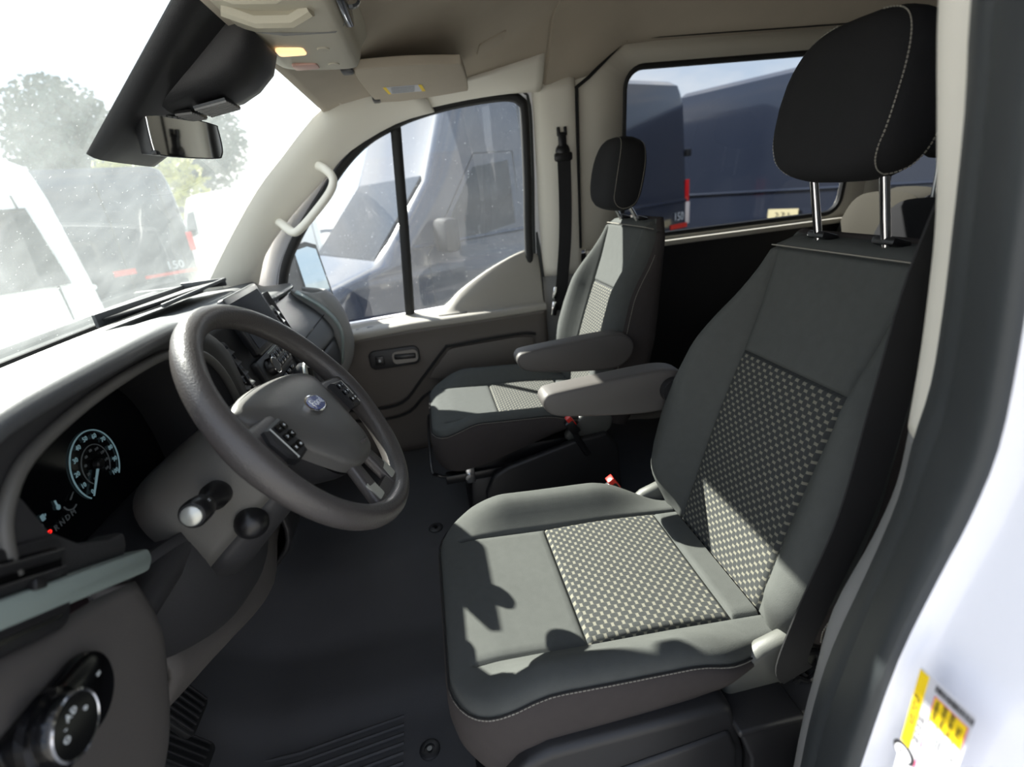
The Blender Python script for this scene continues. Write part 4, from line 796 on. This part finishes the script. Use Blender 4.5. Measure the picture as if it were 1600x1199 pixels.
g = G(); g.tube([(-.665, -.15, 1.404), (-.60, -.155, 1.392), (-.52, -.15, 1.393), (-.497, -.14, 1.41)], .0025, 6); g.obj('lid_joint', 'greytrim', oc)
g = G(); g.prism([(y, z) for y, z in [(-.335+.115+p[0], 1.438+p[1]) for p in rrect(.235, .072, .03, 5)]], 'x', -.502, -.488, .004); rc = g.obj('holder_recess', 'blackgloss', oc)
for y in (-.26, -.19):
    g = G(); g.tube(crom([(-.489, y, 1.455), (-.474, y+.004, 1.45), (-.470, y+.006, 1.435), (-.476, y+.005, 1.42), (-.489, y+.002, 1.416)], 4), .006, 8); g.obj('chrome_hook', 'chrome', rc)
for y in (-.36, -.26): 
    g = G(); g.tube([(-.66, y, 1.402), (-.62, y+.01, 1.388), (-.57, y+.01, 1.386), (-.54, y, 1.395)], .012, 8); g.obj('lid_grip', 'console', oc)
# sensor housing against the glass and the mirror on it
sh = thing('sensor_housing', 'black plastic sensor cover on the windscreen above the mirror', 'sensor cover', (-.83, 0, 1.3))
def hs(t, d):  # section outline of the cover: along the glass (t 0 bottom..1 top), d depth towards the cabin
    return t, d
gn = Vector((.66, 0, -.75)).normalized(); rings = []
for y, k in ((-.195, .15), (-.19, .7), (-.175, 1), (-.12, 1.1), (-.0, 1.1), (.02, 1), (.034, .7), (.038, .15)):
    rings.append([ws(y-.10*max(0, -y-.02)/.175*(t-.655)/.32, t)+gn*(d*k+.003) for t, d in ((.655, 0), (.655, .012), (.70, .020), (.80, .024), (.90, .024), (1.0, .022), (1.03, .02), (1.03, 0))])
G().loft(rings, closed=True).obj('base_shell', 'black', sh, 45)
rings = []
for y, k in ((-.178, .10), (-.174, .5), (-.16, .8), (-.12, .97), (-.08, 1.0), (-.04, .95), (-.012, .8), (.002, .5), (.006, .1)):
    rings.append([ws(y, t)+gn*(d*k+.010) for t, d in ((.79, 0), (.79, .012), (.815, .030), (.86, .052), (.90, .072), (.94, .080), (.985, .078), (1.02, .06), (1.02, 0))])
G().loft(rings, closed=True).obj('cover_lobe', 'black', sh, 50)
def grille(name, y0, y1, t0, t1, d0, d1, n):
    c = [ws(y, t)+gn*d for y, t, d in ((y0, t0, d0), (y1, t0, d0), (y1, t1, d1), (y0, t1, d1))]; g = G(); g.slab(c, .004); gr = g.obj(name, 'blackgloss', sh)
    nn = (c[1]-c[0]).cross(c[3]-c[0]).normalized(); nn = nn if nn.dot(gn) > 0 else -nn; e = [p+nn*.004 for p in c]
    for k in range(n):
        a, b = (k+.1)/n, (k+.45)/n; q = [e[0].lerp(e[1], a), e[0].lerp(e[1], b), e[3].lerp(e[2], b), e[3].lerp(e[2], a)]; G().slab(q, .003).obj('grille_slat', 'greytrim', gr)
grille('vent_grille', -.15, -.06, .842, .893, .056, .081, 7); grille('vent_grille', -.13, -.05, .808, .832, .034, .050, 7)
rm = thing('rear_view_mirror', 'black framed rear-view mirror on the windscreen', 'mirror', (-.83, -.09, 1.278))
mb = math.radians(12.7); MN = Vector((math.cos(mb), -math.sin(mb), -.10)).normalized(); mr, mu, _n = frame_of(MN); mc = Vector((-.824, -.076, 1.264))
oo = [(p.x, p.y) for p in crom([(-.118, -.028, 0), (-.118, .024, 0), (-.109, .034, 0), (0, .038, 0), (.104, .034, 0), (.115, .026, 0), (.118, -.011, 0), (.109, -.028, 0), (.092, -.034, 0), (0, -.037, 0), (-.106, -.036, 0)], 4, True)]; oo = [(a*.89, b*.92) for a, b in oo]
def ring(s_, d, e=0): return [mc+mr*(a*s_+0)+mu*(b*s_)+MN*d for a, b in oo]
g = G(); g.loft([ring(.45, -.035), ring(.8, -.030), ring(.97, -.016), ring(1.0, 0), ring(.985, .004), ring(.955, .003)]); g.obj('mirror_housing', 'black', rm, 50)
g = G(); g.loft([ring(.955, .002), ring(.94, .0042)], cap=True); g.obj('mirror_glass', 'mirror', rm, 30)
g = G(); g.tube([mc-MN*.028, mc-MN*.045+Vector((-.02, 0, .01)), ws(-.088, .72)+gn*.01], [.014, .012, .016], 10); g.lathe([(.024, 0), (.022, .015), (.014, .022), (0, .022)], mc-MN*.026, -MN, 16); g.obj('mirror_stem', 'satin', rm)
g = G(); g.box(mc+mr*(-.100)-mu*.030+MN*.006, (.010, .016, .008), None, .003); g.obj('dimmer_tab', 'satin', rm)
# ---------------------------------------------------------------- seat belts
def band(name, path, wdir, w_, th, m, par):
    P = crom(path, 6); rings = []
    for k, p in enumerate(P):
        t = (P[min(k+1, len(P)-1)]-P[max(k-1, 0)]).normalized(); wv = Vector(wdir); wv = (wv-t*wv.dot(t)).normalized(); nv = t.cross(wv)
        rings.append([p+wv*(a*w_/2)+nv*(b*th/2) for a, b in ((-1, -1), (1, -1), (1, 1), (-1, 1))])
    return G().loft(rings).obj(name, m, par, 30)
bl = thing('seat_belt', 'black seat belt hanging close beside the driver seat', 'seat belt', (.05, -.73, .35))
band('webbing', [(.080, -.765, 1.125), (.066, -.748, 1.0), (.058, -.74, .86), (.045, -.735, .70), (.020, -.72, .54), (.012, -.705, .42), (.03, -.70, .38)], (1, 0, 0), .052, .0022, 'belt', bl)
g = G(); g.box((.088, -.785, 1.135), (.075, .03, .035), (0, 0, 0), .012); g.tube([(.06, -.775, 1.125), (.11, -.775, 1.125)], .010, 8); g.obj('belt_guide', 'satin', bl)
g = G(); g.tube(crom([(.025, -.690, .405), (.06, -.695, .415), (.068, -.70, .385), (.055, -.70, .362), (.035, -.695, .368)], 4), .005, 8); g.tube([(.05, -.695, .372), (.035, -.69, .345)], .004, 6); g.obj('anchor_hook', 'satin', bl)
b2 = thing('seat_belt', 'black seat belt hanging on the far pillar behind the far door', 'seat belt', (.11, .80, .6))
band('webbing', [(.130, .788, 1.215), (.126, .79, 1.05), (.118, .80, .90), (.10, .815, .74), (.085, .83, .62)], (1, 0, 0), .050, .0022, 'belt', b2)
g = G(); g.lathe([(.026, 0), (.026, .012), (.018, .018), (0, .018)], (.128, .800, 1.225), (0, -1, 0), 16); g.box((.128, .788, 1.205), (.070, .016, .030), None, .008); g.box((.128, .790, 1.262), (.030, .018, .05), None, .006); g.box((.115, .79, 1.29), (.011, .014, .03), None, .003); g.box((.141, .79, 1.29), (.011, .014, .03), None, .003); g.obj('belt_guide', 'satin', b2)
g = G(); g.box((.066, .812, .70), (.018, .006, .05), (0, math.radians(12), 0), .003); g.box((.058, .812, .635), (.024, .012, .06), (0, math.radians(12), 0), .005); g.obj('latch_tongue', 'chrome', b2)
# ---------------------------------------------------------------- driver side pillar in the foreground
IN = [(-.060, -.765, 1.47), (-.030, -.79, 1.30), (-.022, -.79, 1.22), (-.002, -.79, 1.132), (.014, -.79, 1.06), (.022, -.79, .997), (.028, -.79, .927), (.031, -.79, .853)]
ED = [(-.060, -.795, 1.47), (-.030, -.82, 1.30), (-.022, -.82, 1.211), (-.008, -.82, 1.14), (.004, -.82, 1.05), (.012, -.82, .98), (.016, -.82, .913), (.010, -.82, .853)]
p5 = strip_loft('trim_5', [[(a[0]+.10, -.775, a[2]), (a[0]+.03, -.778, a[2]), a, b, (b[0]+.004, -.83, b[2])] for a, b in zip(IN, ED)], 'cream2', label='cream upper pillar trim beside the driver seat', n=4, th=.0015)
IN2 = [(.031, -.79, .852), (.030, -.79, .78), (.012, -.79, .707), (-.022, -.79, .611), (-.033, -.79, .50), (-.04, -.79, .38), (-.045, -.79, .05)]
ED2 = [(.010, -.82, .852), (.008, -.82, .79), (-.010, -.82, .705), (-.038, -.82, .597), (-.050, -.82, .50), (-.054, -.82, .38), (-.058, -.82, .05)]
strip_loft('pillar_lower_trim', [[(a[0]+.14, -.77, a[2]), (a[0]+.03, -.778, a[2]), a, b, (b[0]+.004, -.83, b[2])] for a, b in zip(IN2, ED2)], 'greytrim', p5, n=4, th=.0015)
ALL = ED+ED2[1:]; OUT = [(-.145, -.895, 1.47), (-.112, -.92, 1.30), (-.094, -.92, 1.21), (-.082, -.92, 1.135), (-.071, -.92, 1.06), (-.060, -.92, .985), (-.054, -.92, .913), (-.062, -.92, .853), (-.076, -.92, .80), (-.095, -.92, .715), (-.106, -.92, .60), (-.112, -.92, .50), (-.114, -.92, .38), (-.116, -.92, .05)]
rows = []
for a, b in zip(ALL, OUT):
    a, b = Vector(a), Vector(b); d = b-a; nn = Vector((-d.y, d.x, 0)).normalized(); nn = nn if nn.x < 0 else -nn
    rows.append([a+Vector((.012, .004, 0)), a+nn*.0005, a+d*.10+nn*.003, a+d*.30+nn*.005, a+d*.40+nn*.002, a+d*.44+nn*.0015, a+d*.52+nn*.004, a+d*.75+nn*.005, a+d*.93+nn*.004, b, b+Vector((.012, .0, 0))])
v, f = grid(rows, 3); ds = mk('door_seal', v, f, 'rubber', None, 60); thick(ds, .004); reg(ds, 'thick black rubber door seal in the right foreground', 'seal'); 
rows = []
for b in OUT:
    b = Vector(b); rows.append([b+Vector((.020, .008, 0)), b+Vector((.003, -.002, 0)), b+Vector((.016, -.012, 0)), b+Vector((.030, -.04, 0)), Vector((-.052, -1.0, b.z)), Vector((-.045, -1.045, b.z)), Vector((-.01, -1.075, b.z)), Vector((.12, -1.085, b.z))])
rows = [[Vector((b[0]+.020+.12*max(0, -y-.96), y, b[2])) if i > 2 and i < 5 else p for i, (p, y) in enumerate(zip(r, [0, 0, 0, -.955, -1.0, 0, 0, 0]))] for r, b in zip(rows, OUT)]
v, f = grid(rows, 3); o = mk('door_jamb', v, f, 'white', None, 60); thick(o, .01); o['kind'] = 'structure'; o['label'] = 'white painted door jamb at the right edge'
# sticker on the jamb
st = thing('label_sticker', 'white and yellow tyre information sticker on the white jamb', 'sticker', (-.09, -.96, .66))
sx = -.0985
def stq(y0, y1, z0, z1, d):
    y0, y1, z0, z1 = KY(y0), KY(y1), KZ(z0), KZ(z1); return [(sx-d, y0, z0), (sx-d, y0, z1), (sx-d, y1, z1), (sx-d, y1, z0)]
def stp(name, quads, m, d, par):
    g = G()
    for q in quads: g.slab(stq(*q, d), .0003)
    return g.obj(name, m, par, smooth=False)
def KY(v): return -1.181+(v+1.177)*.936
def KZ(v): return 1.123+(v-1.123)*.936
sb = stp('sticker_base', [(-.9285, -.973, .56, .713)], 'paper', 0, st)
stp('yellow_band', [(-.9285, -.9365, .622, .711)], 'yellow', .0004, sb)
for y, s_ in ((-.9312, 'SEE OWNER MANUAL'), (-.9342, 'TIRE AND LOADING')): text('band_text', s_, (sx-.0009, KY(y), KZ(.666)), (0, 0, -1), (0, 1, 0), .0036, 'ink', sb, .0001)
g = G(); g.lathe([(.0095, 0), (.0095, .0004), (0, .0004)], (sx-.0004, KY(-.9335), KZ(.612)), (-1, 0, 0), 24); o = g.obj('round_logo', 'ink', sb); g = G(); g.lathe([(.0072, 0), (.0072, .0004), (0, .0004)], (sx-.0008, KY(-.9335), KZ(.6105)), (-1, 0, 0), 24); g.obj('logo_face', 'paper', o); text('logo_mark', 'PS', (sx-.0014, KY(-.9335), KZ(.6105)), (0, -1, 0), (0, 0, 1), .007, 'ink', o, .0001)
random.seed(3); qs = []; y = -.943
while y > -.9725: w_ = random.choice((.0004, .0006, .0009)); qs.append((y, y-w_, .703, .710)); y -= w_+random.choice((.0004, .0007))
bc = stp('barcode', qs, 'ink', .0004, sb); bc['kind'] = 'stuff'
stp('pink_frame', [(-.944, -.9447, .575, .699), (-.9705, -.9712, .575, .699), (-.944, -.9712, .6983, .699)], 'pink', .0005, sb)
stp('yellow_field', [(-.9447, -.9705, .672, .6983)], 'yellow', .0004, sb)
for k, s_ in enumerate(('WARNING', 'READ LABEL', 'BEFORE USE', 'LIMITS')): text('field_text', s_, (sx-.0009, KY(-.948-.0062*k), KZ(.6855)), (0, 0, -1), (0, 1, 0), .0044, 'ink', sb, .0001)
stp('table_line', [(-.951, -.9513, .575, .672), (-.957, -.9573, .575, .672), (-.9635, -.9638, .575, .672), (-.9447, -.9705, .6722, .6718), (-.9447, -.9705, .6402, .6398), (-.9447, -.9705, .6082, .6078)], 'ink', .0005, sb)
for k in range(3):
    for j, z in enumerate((.656, .624, .592)): text('table_text', ('205/65', 'R16', '340', '48')[(k+j) % 4], (sx-.0009, KY(-.9545-.0064*k), KZ(z)), (0, 0, -1), (0, 1, 0), .0042, 'dialdim', sb, .0001)
for k in range(2): text('fine_print', 'GVWR  DATE  TYPE  PAINT', (sx-.0009, KY(-.9385-.0028*k), KZ(.652)), (0, 0, -1), (0, 1, 0), .0026, 'ink', sb, .0001)
# side cover of the driver seat pedestal and the step tray next to it
pc = D_
g = G(); g.prism([(-.445, .02), (-.445, .25), (-.435, .33), (-.41, .372), (-.37, .386), (-.10, .388), (-.092, .375), (-.065, .27), (-.05, .02)], 'y', -.725, -.665, .012, 3); g.obj('front_cover', 'black', pc, 50)
g = G(); g.prism([(-.335, .06), (-.33, .27), (-.30, .315), (-.10, .34), (-.085, .30), (-.075, .06)], 'y', -.732, -.72, .006); g.obj('raised_panel', 'black', pc, 50)
g = G(); g.prism([(-.048, .02), (-.062, .27), (-.085, .335), (-.07, .347), (.02, .347), (.045, .352), (.10, .40), (.16, .425), (.30, .43), (.30, .02)], 'y', -.735, -.60, .006, 3); g.obj('rear_cover', 'black', pc, 50)
g = G(); g.prism([(-.092, .338), (-.092, .352), (.015, .352), (.015, .338)], 'y', -.742, -.64, .005, 3); g.obj('tray_lip', 'black', pc, 50)
# ---------------------------------------------------------------- pedals
pd = thing('brake_pedal', 'black ribbed brake pedal in the dark footwell', 'pedal', (-1.06, -.36, .2))
def pedal(par, c, w_, h_, tilt, n=6):
    R0 = Matrix.Translation(c) @ Matrix.Rotation(math.radians(tilt), 4, 'Y'); g = G(); g.prism([(p[0], p[1]) for p in rrect(w_, h_, .014, 4)], 'x', -.008, .008, .004); g.v = [tuple(R0 @ Vector(p)) for p in g.v]; pp = g.obj('pedal_pad', 'rubberblack', par)
    for k in range(n):
        g = G(); g.box((.011, -w_*.40+w_*.8*k/(n-1), 0), (.007, w_*.06, h_*.8), None, .002); g.v = [tuple(R0 @ Vector(p)) for p in g.v]; g.obj('pedal_rib', 'black', pp)
pedal(pd, (-1.05, -.365, .225), .085, .095, -25)
g = G(); g.tube([(-1.06, -.365, .25), (-1.10, -.365, .32), (-1.16, -.365, .45)], .013, 8); g.obj('pedal_arm', 'satin', pd)
pe = thing('accelerator_pedal', 'long black ribbed accelerator pedal low in the footwell', 'pedal', (-1.09, -.40, .05)); pedal(pe, (-1.10, -.36, .105), .075, .15, -38, 5)
g = G(); g.tube([(-1.13, -.36, .16), (-1.2, -.36, .25)], .010, 8); g.obj('pedal_arm', 'satin', pe)
# ---------------------------------------------------------------- rear seats
def rear_seat(x, y, lab, m1, hr=True):
    t = thing('passenger_chair', lab, 'seat', (x, y, .0))
    C0 = crom([(-.195, 0, 0), (-.20, .3, 0), (-.185, .48, 0), (-.145, .555, 0), (-.07, .58, 0), (.07, .58, 0), (.145, .555, 0), (.185, .48, 0), (.20, .3, 0), (.195, 0, 0)], 3); rings = []
    for d, s_ in ((-.005, .90), (-.05, .97), (-.065, .9), (-.068, .5)): rings.append([(x+d+.25*(p.y*s_)*.8, y+p.x*s_, .42+p.y*(s_*.5+.5)*.93) for p in C0])
    rings = [[(x+.11+.25*(p.y*.9)*.8, y+p.x*.88, .42+p.y*.93*.93) for p in C0]]+[[(x+.05+.25*(p.y)*.8, y+p.x, .42+p.y*.93) for p in C0]]+rings
    G().loft(rings).obj('backrest', m1, t, 60)
    g = G(); g.box((x-.24, y, .38), (.50, .38, .14), None, .04, 3); g.obj('seat_cushion', m1, t, 60)
    g = G(); g.box((x-.2, y, .15), (.30, .36, .30), None, .02); g.obj('seat_frame', 'satin', t)
    if hr:
        g = G(); g.loft([[(x+.115+a, y+p[0]*k, 1.155+p[1]*k) for p in rrect(.25, .17, .06, 5)] for a, k in ((-.05, .5), (-.047, .85), (-.02, 1), (.02, 1), (.045, .85), (.05, .5))]); g.obj('headrest', 'head', t, 60)
        for s_ in (-1, 1): G().tube([(x+.115, y+s_*.06, .94), (x+.115, y+s_*.06, 1.10)], .0065, 8).obj('headrest_post', 'steel', t)
rear_seat(1.13, .255, 'black rear seat with a headrest, partly hidden by the driver headrest', 'head')
rear_seat(1.35, .66, 'olive grey rear seat without headrest against the far wall', 'olive', False)
# ---------------------------------------------------------------- outside mirror
om = thing('side_mirror', 'black exterior side mirror outside the far door window', 'mirror', (-.93, 1.05, .62))
q = [Vector(p) for p in ((-.951, 1.0, .975), (-.905, 1.062, .985), (-.876, 1.098, .968), (-.852, 1.108, .73), (-.858, 1.10, .62), (-.90, 1.05, .605), (-.925, 1.0, .66), (-.936, .99, .78))]
nm = Vector((-.8, .6, 0)); cen = sum(q, Vector())/len(q)
g = G(); g.loft([[cen+(p-cen)*1.06 for p in q], [cen+(p-cen)*1.08+nm*.03 for p in q], [cen+(p-cen)*.9+nm*.10 for p in q], [cen+(p-cen)*.5+nm*.14 for p in q]]); g.obj('mirror_shell', 'vantrim', om, 50)
g = G(); g.slab([Vector(p)-nm*.004 for p in ((-.947, 1.005, .97), (-.905, 1.06, .978), (-.880, 1.094, .962), (-.857, 1.10, .745), (-.932, 1.0, .77))], .003); g.obj('mirror_pane', 'reflection_tint', om, 30)
g = G(); g.slab([Vector(p)-nm*.004 for p in ((-.928, 1.005, .755), (-.858, 1.098, .735), (-.862, 1.094, .63), (-.90, 1.05, .615), (-.922, 1.0, .665))], .003); g.obj('convex_pane', 'reflection_tint', om, 30)
g = G(); g.tube([(-.93, 1.02, .66), (-.95, .98, .62), (-.96, .91, .60)], .03, 8); g.obj('mirror_arm', 'vantrim', om)
# ---------------------------------------------------------------- vehicles outside (same lot, parked at an angle)
GZ = -.65
def van(label, tail, fwd, side, L_, H, paint, badge=None, cargo=True, wheels=True, name='van', cat='van', front_win=True, tail_lights=True, Wd=2.05):
    # tail: ground-plane xy of the visible rear corner; side: +1 that corner is on the left of the van, -1 right
    F = Vector((fwd[0], fwd[1], 0)).normalized(); Lf = Vector((-F.y, F.x, 0)); T = Vector((tail[0], tail[1], GZ)); O = T-Lf*(side*Wd/2)
    t = thing(name, label, cat, tuple(O+F*L_/2)); P = lambda x, y, z: O+F*x+Lf*y+Vector((0, 0, z))
    zs = [.30, .36, .55, .85, 1.0, 1.10, 1.22, 1.40, 1.65, 1.9, H-.30, H-.15, H-.06, H-.015, H]
    def hwz(z): return Wd/2*lin([.30, .5, 1.0, 1.35, H-.30, H-.06, H], [.975, 1, 1, .985, .93, .895, .80], z)
    def xf(z): return L_-lin([.30, .45, .85, 1.0, 1.10, 1.22, 1.40, 1.9, H-.06, H], [.10, .02, .02, .10, .32, .78, .98, 1.45, 1.85, 2.1], z)
    rings = []
    for z in zs:
        x0, x1, h = lin([.3, 1.2, H-.2, H], [.03, .0, .04, .14], z), xf(z), hwz(z)
        r0 = .10; rr = min(.45, .30+.2*z*.3) if z < 1.1 else .22; rg = []
        for cx_, cy_, r, a0 in ((x1-rr, h-rr, rr, 0), (x0+r0, h-r0, r0, 90), (x0+r0, -h+r0, r0, 180), (x1-rr, -h+rr, rr, 270)):
            for k in range(6): a = math.radians(a0+90*k/5); rg.append(P(cx_+r*math.cos(a), cy_+r*math.sin(a), z))
        rings.append(rg)
    G().loft(rings).obj('body', paint, t, 35)
    s_ = side
    def onside(sd, pts, d=.004): return [P(x, sd*(hwz(z)+d), z) for x, z in pts]
    def patch(nm, pts, m, sd, par=t, d=.004):
        q = onside(sd, pts, d); g = G(); g.slab(q, .006); g.v = [tuple(v) for v in g.v]; return g.obj(nm, m, par, 30)
    for sd in (-1, 1):
        g = G(); g.tube([P(x, sd*(hwz(1.36)-.004), 1.36-.02*(x/L_)) for x in (.08, L_*.3, L_*.6, L_-1.15)], .022, 8); g.obj('side_crease', paint, t)
        g = G(); g.tube([P(x, sd*(hwz(.62)), .62) for x in (.4, L_*.3, L_*.6, L_-1.4)], .035, 6); g.obj('rub_strip', 'vantrim', t)
        if front_win:
            wn = patch('door_window', [(L_-2.35, 1.42), (L_-1.42, 1.30), (L_-1.62, 1.60), (L_-1.92, 1.98), (L_-2.35, 2.02)], 'vanglass', sd)
            g = G(); g.box(P(L_-1.42, sd*(hwz(1.3)+.16), 1.42), (.16, .24, .30), Matrix((F, Lf, Vector((0, 0, 1)))).transposed().to_4x4(), .05); g.obj('wing_mirror', 'vantrim', t)
            g = G(); g.tube(onside(sd, [(L_-1.28, .50), (L_-1.28, 1.25), (L_-1.95, 2.10), (L_-2.42, 2.10), (L_-2.42, .50)], .002), .006, 4); g.obj('door_gap', 'vantrim', t)
            if cargo:
                g = G(); g.tube(onside(sd, [(L_-2.55, .50), (L_-2.55, H-.30)], .002), .006, 4); g.tube(onside(sd, [(L_-3.85, .50), (L_-3.85, H-.30)], .002), .006, 4); g.obj('door_gap', 'vantrim', t)
        if wheels:
            for wx in (.95, L_-.98):
                g = G(); g.lathe([(.42, .0), (.42, .012), (.30, .012)], P(wx, sd*(hwz(.45)-.004), .37), Lf*sd, 28); g.obj('wheel_arch', 'vantrim', t)
                g = G(); g.lathe([(.20, -.16), (.345, -.16), (.36, -.10), (.36, .0), (.345, .04), (.23, .05), (.22, .035)], P(wx, sd*(hwz(.45)-.02), .36), Lf*sd, 28, cap=False); wh = g.obj('tyre', 'tyre', t)
                g = G(); g.lathe([(.225, .035), (.21, .02), (.12, .035), (.06, .05), (0, .05)], P(wx, sd*(hwz(.45)-.02), .36), Lf*sd, 24); g.obj('wheel_rim', 'vantrim' if paint == 'vanpaint' else 'steel', wh)
        if tail_lights:
            for z0, z1, m, nm in ((1.34, 1.62, 'taillight', 'tail_light'), (1.05, 1.335, 'tailwhite', 'reverse_light')):
                g = G(); g.prism([(-.012, 0), (.075, 0), (.085, .012), (.02, .016), (-.014, .012)], 'z', z0, z1, .004)
                g.v = [tuple(P(x+.012, sd*(hwz((z0+z1)/2)-.008)+sd*y, z)) for x, y, z in g.v]; g.obj(nm, m, t)
                g = G(); g.prism([(.02, -.02), (.085, -.015), (.09, .0), (.02, .01)], 'z', z0, z1, .003); g.v = [tuple(P(-y+.004-.012, sd*(hwz((z0+z1)/2)-x), z)) for x, y, z in g.v]; g.obj(nm, m, t)
            for z in (.75, 1.95):
                g = G(); g.box(P(.02, sd*(hwz(z)+.004), z), (.10, .05, .09), Matrix((F, Lf, Vector((0, 0, 1)))).transposed().to_4x4(), .012); g.obj('door_hinge', 'vantrim', t)
    # rear doors
    g = G(); g.tube([P(-.002, 0, .55), P(-.002, 0, 1.5), P(.03, 0, H-.2)], .008, 4); g.tube([P(.0, .80, .55), P(.0, .78, 1.5), P(.035, .74, H-.25)], .006, 4); g.tube([P(.0, -.80, .55), P(.0, -.78, 1.5), P(.035, -.74, H-.25)], .006, 4); g.obj('rear_door_gap', 'vantrim', t)
    g = G(); g.box(P(-.05, 0, .48), (.14, Wd*.95, .16), Matrix((F, Lf, Vector((0, 0, 1)))).transposed().to_4x4(), .03); g.obj('rear_bumper', 'vantrim', t)
    # windscreen
    if front_win:
        q = [P(xf(z)+.006, sd*hwz(z)*k, z) for sd, z, k in ((1, 1.27, .80), (-1, 1.27, .80), (-1, 1.95, .78), (1, 1.95, .78))]; G().slab(q, .006).obj('windscreen', 'vanglass', t, 30)
    return t, P, hwz, F, Lf
DH = (-.666, .746)
va, PA, hA, FA, LA = van('dark blue van alongside, seen through the far door window', (3.24, 5.57), (-.885, -.466), 1, 5.40, 2.80, 'vanpaint')
text('badge_text', '150', PA(.26, hA(1.12)+.012, 1.16), -FA, (0, 0, 1), .15, 'whiteprint', va)
g = G(); g.box(PA(.26, hA(1.03)+.008, 1.04), (.36, .012, .06), Matrix((FA, LA, Vector((0, 0, 1)))).transposed().to_4x4()); g.obj('badge_bar', 'red', va)
vb, PB_, hB, FB, LB = van('dark blue van seen through the rear side window, behind the red tail light', (3.52, 6.90), (.45, -.89), -1, 6.3, 2.80, 'vanpaint', tail_lights=False)
g = G(); g.slab([PB_(x, -(hB(z)+.006), z) for x, z in ((1.72, .96), (2.12, .96), (2.12, 1.12), (1.72, 1.12))], .012); pl = g.obj('side_plate', 'plate', vb, 30)
text('plate_text', '2 7 1', PB_(1.92, -(hB(1.04)+.022), 1.04), FB, (0, 0, 1), .10, 'ink', pl)
vc, PC_, hC, FC, LC = van('dark blue van ahead, rear end with a red tail light, hazy through the windscreen', (-4.0, 7.87), DH, -1, 5.3, 2.60, 'vanpaint')
text('badge_text', '150', PC_(-.03, -.62, 1.16), -LC, (0, 0, 1), .17, 'whiteprint', vc); g = G(); g.box(PC_(-.02, -.55, 1.05), (.012, .75, .045), Matrix((FC, LC, Vector((0, 0, 1)))).transposed().to_4x4()); g.box(PC_(-.02, .05, 1.17), (.012, .28, .08), Matrix((FC, LC, Vector((0, 0, 1)))).transposed().to_4x4()); g.obj('badge_bar', 'red', vc)
vd, PD_, hD_, FD, LD = van('white van on the left, hazy through the windscreen', (-3.02, 3.35), DH, -1, 4.0, 2.32, 'whitecar', cargo=False, tail_lights=False)
for s_ in (-1, 1):
    g = G(); g.slab([PD_(-.012, s_*y, z) for y, z in ((.08, 1.42), (.86, 1.42), (.78, 1.98), (.08, 1.98))], .01); g.obj('rear_window', 'vanglass', vd, 30)
van('far white van beyond the rear-view mirror', (-4.6, 12.2), DH, 1, 5.0, 2.4, 'whitecar', tail_lights=False)
# shrub and power lines
def tree(name, label, x, y, h, r):
    t = thing(name, label, 'tree', (x, y, GZ)); g = G(); g.tube([(x, y, GZ), (x+.1, y, GZ+h*.3), (x, y+.1, GZ+h*.55)], [.16, .12, .07], 8); g.obj('trunk', 'bark', t)
    random.seed(int(abs(x)*10)); g = G()
    for k in range(int(1500 if r < 3 else 4200)):
        a, b_, c_ = random.gauss(0, 1), random.gauss(0, 1), random.gauss(0, 1); q = Vector((a, b_, c_)).normalized()*r*random.uniform(.4, 1); q.z *= 1.1; p = Vector((x, y, GZ+h*.62))+q
        u = Vector((random.uniform(-1, 1), random.uniform(-1, 1), random.uniform(-1, 1))).normalized()*.14*(1 if r < 3 else 2); w_ = u.orthogonal().normalized()*.09*(1 if r < 3 else 2); g.add([p-u, p+w_, p+u, p-w_], [(0, 1, 2, 3)])
    o = g.obj('foliage', 'leaf' if r < 3 else 'leafdark', t, smooth=False, normals=False); o['kind'] = 'stuff'
tree('roadside_tree', 'yellow green tree far behind the rear-view mirror', -8.6, 17.5, 4.2, 1.7)

for i, (x, y, h, r) in enumerate(((-45, 26, 15.5, 4.2), (-40, 35, 14.6, 4.2), (-33.5, 42, 14.6, 4.2), (-26, 46.5, 13.8, 4.0), (-18, 50, 13.2, 3.9))):
    tree('roadside_tree', ['tall tree at the far left edge of the distant row', 'second tree from the left in the distant row', 'middle tree of the distant row', 'second tree from the right in the distant row', 'rightmost tree of the distant row, behind the mirror'][i], x, y, h, r)
# ---------------------------------------------------------------- repeats carry a group
GR = {'bucket_seat': 'front seats', 'seat_belt': 'front seat belts', 'passenger_chair': 'rear seats', 'van': 'vans parked outside', 'roadside_tree': 'trees beyond the parking lot'}
for o in bpy.data.objects:
    if o.parent is None and o.name.split('.')[0] in GR: o['group'] = GR[o.name.split('.')[0]]
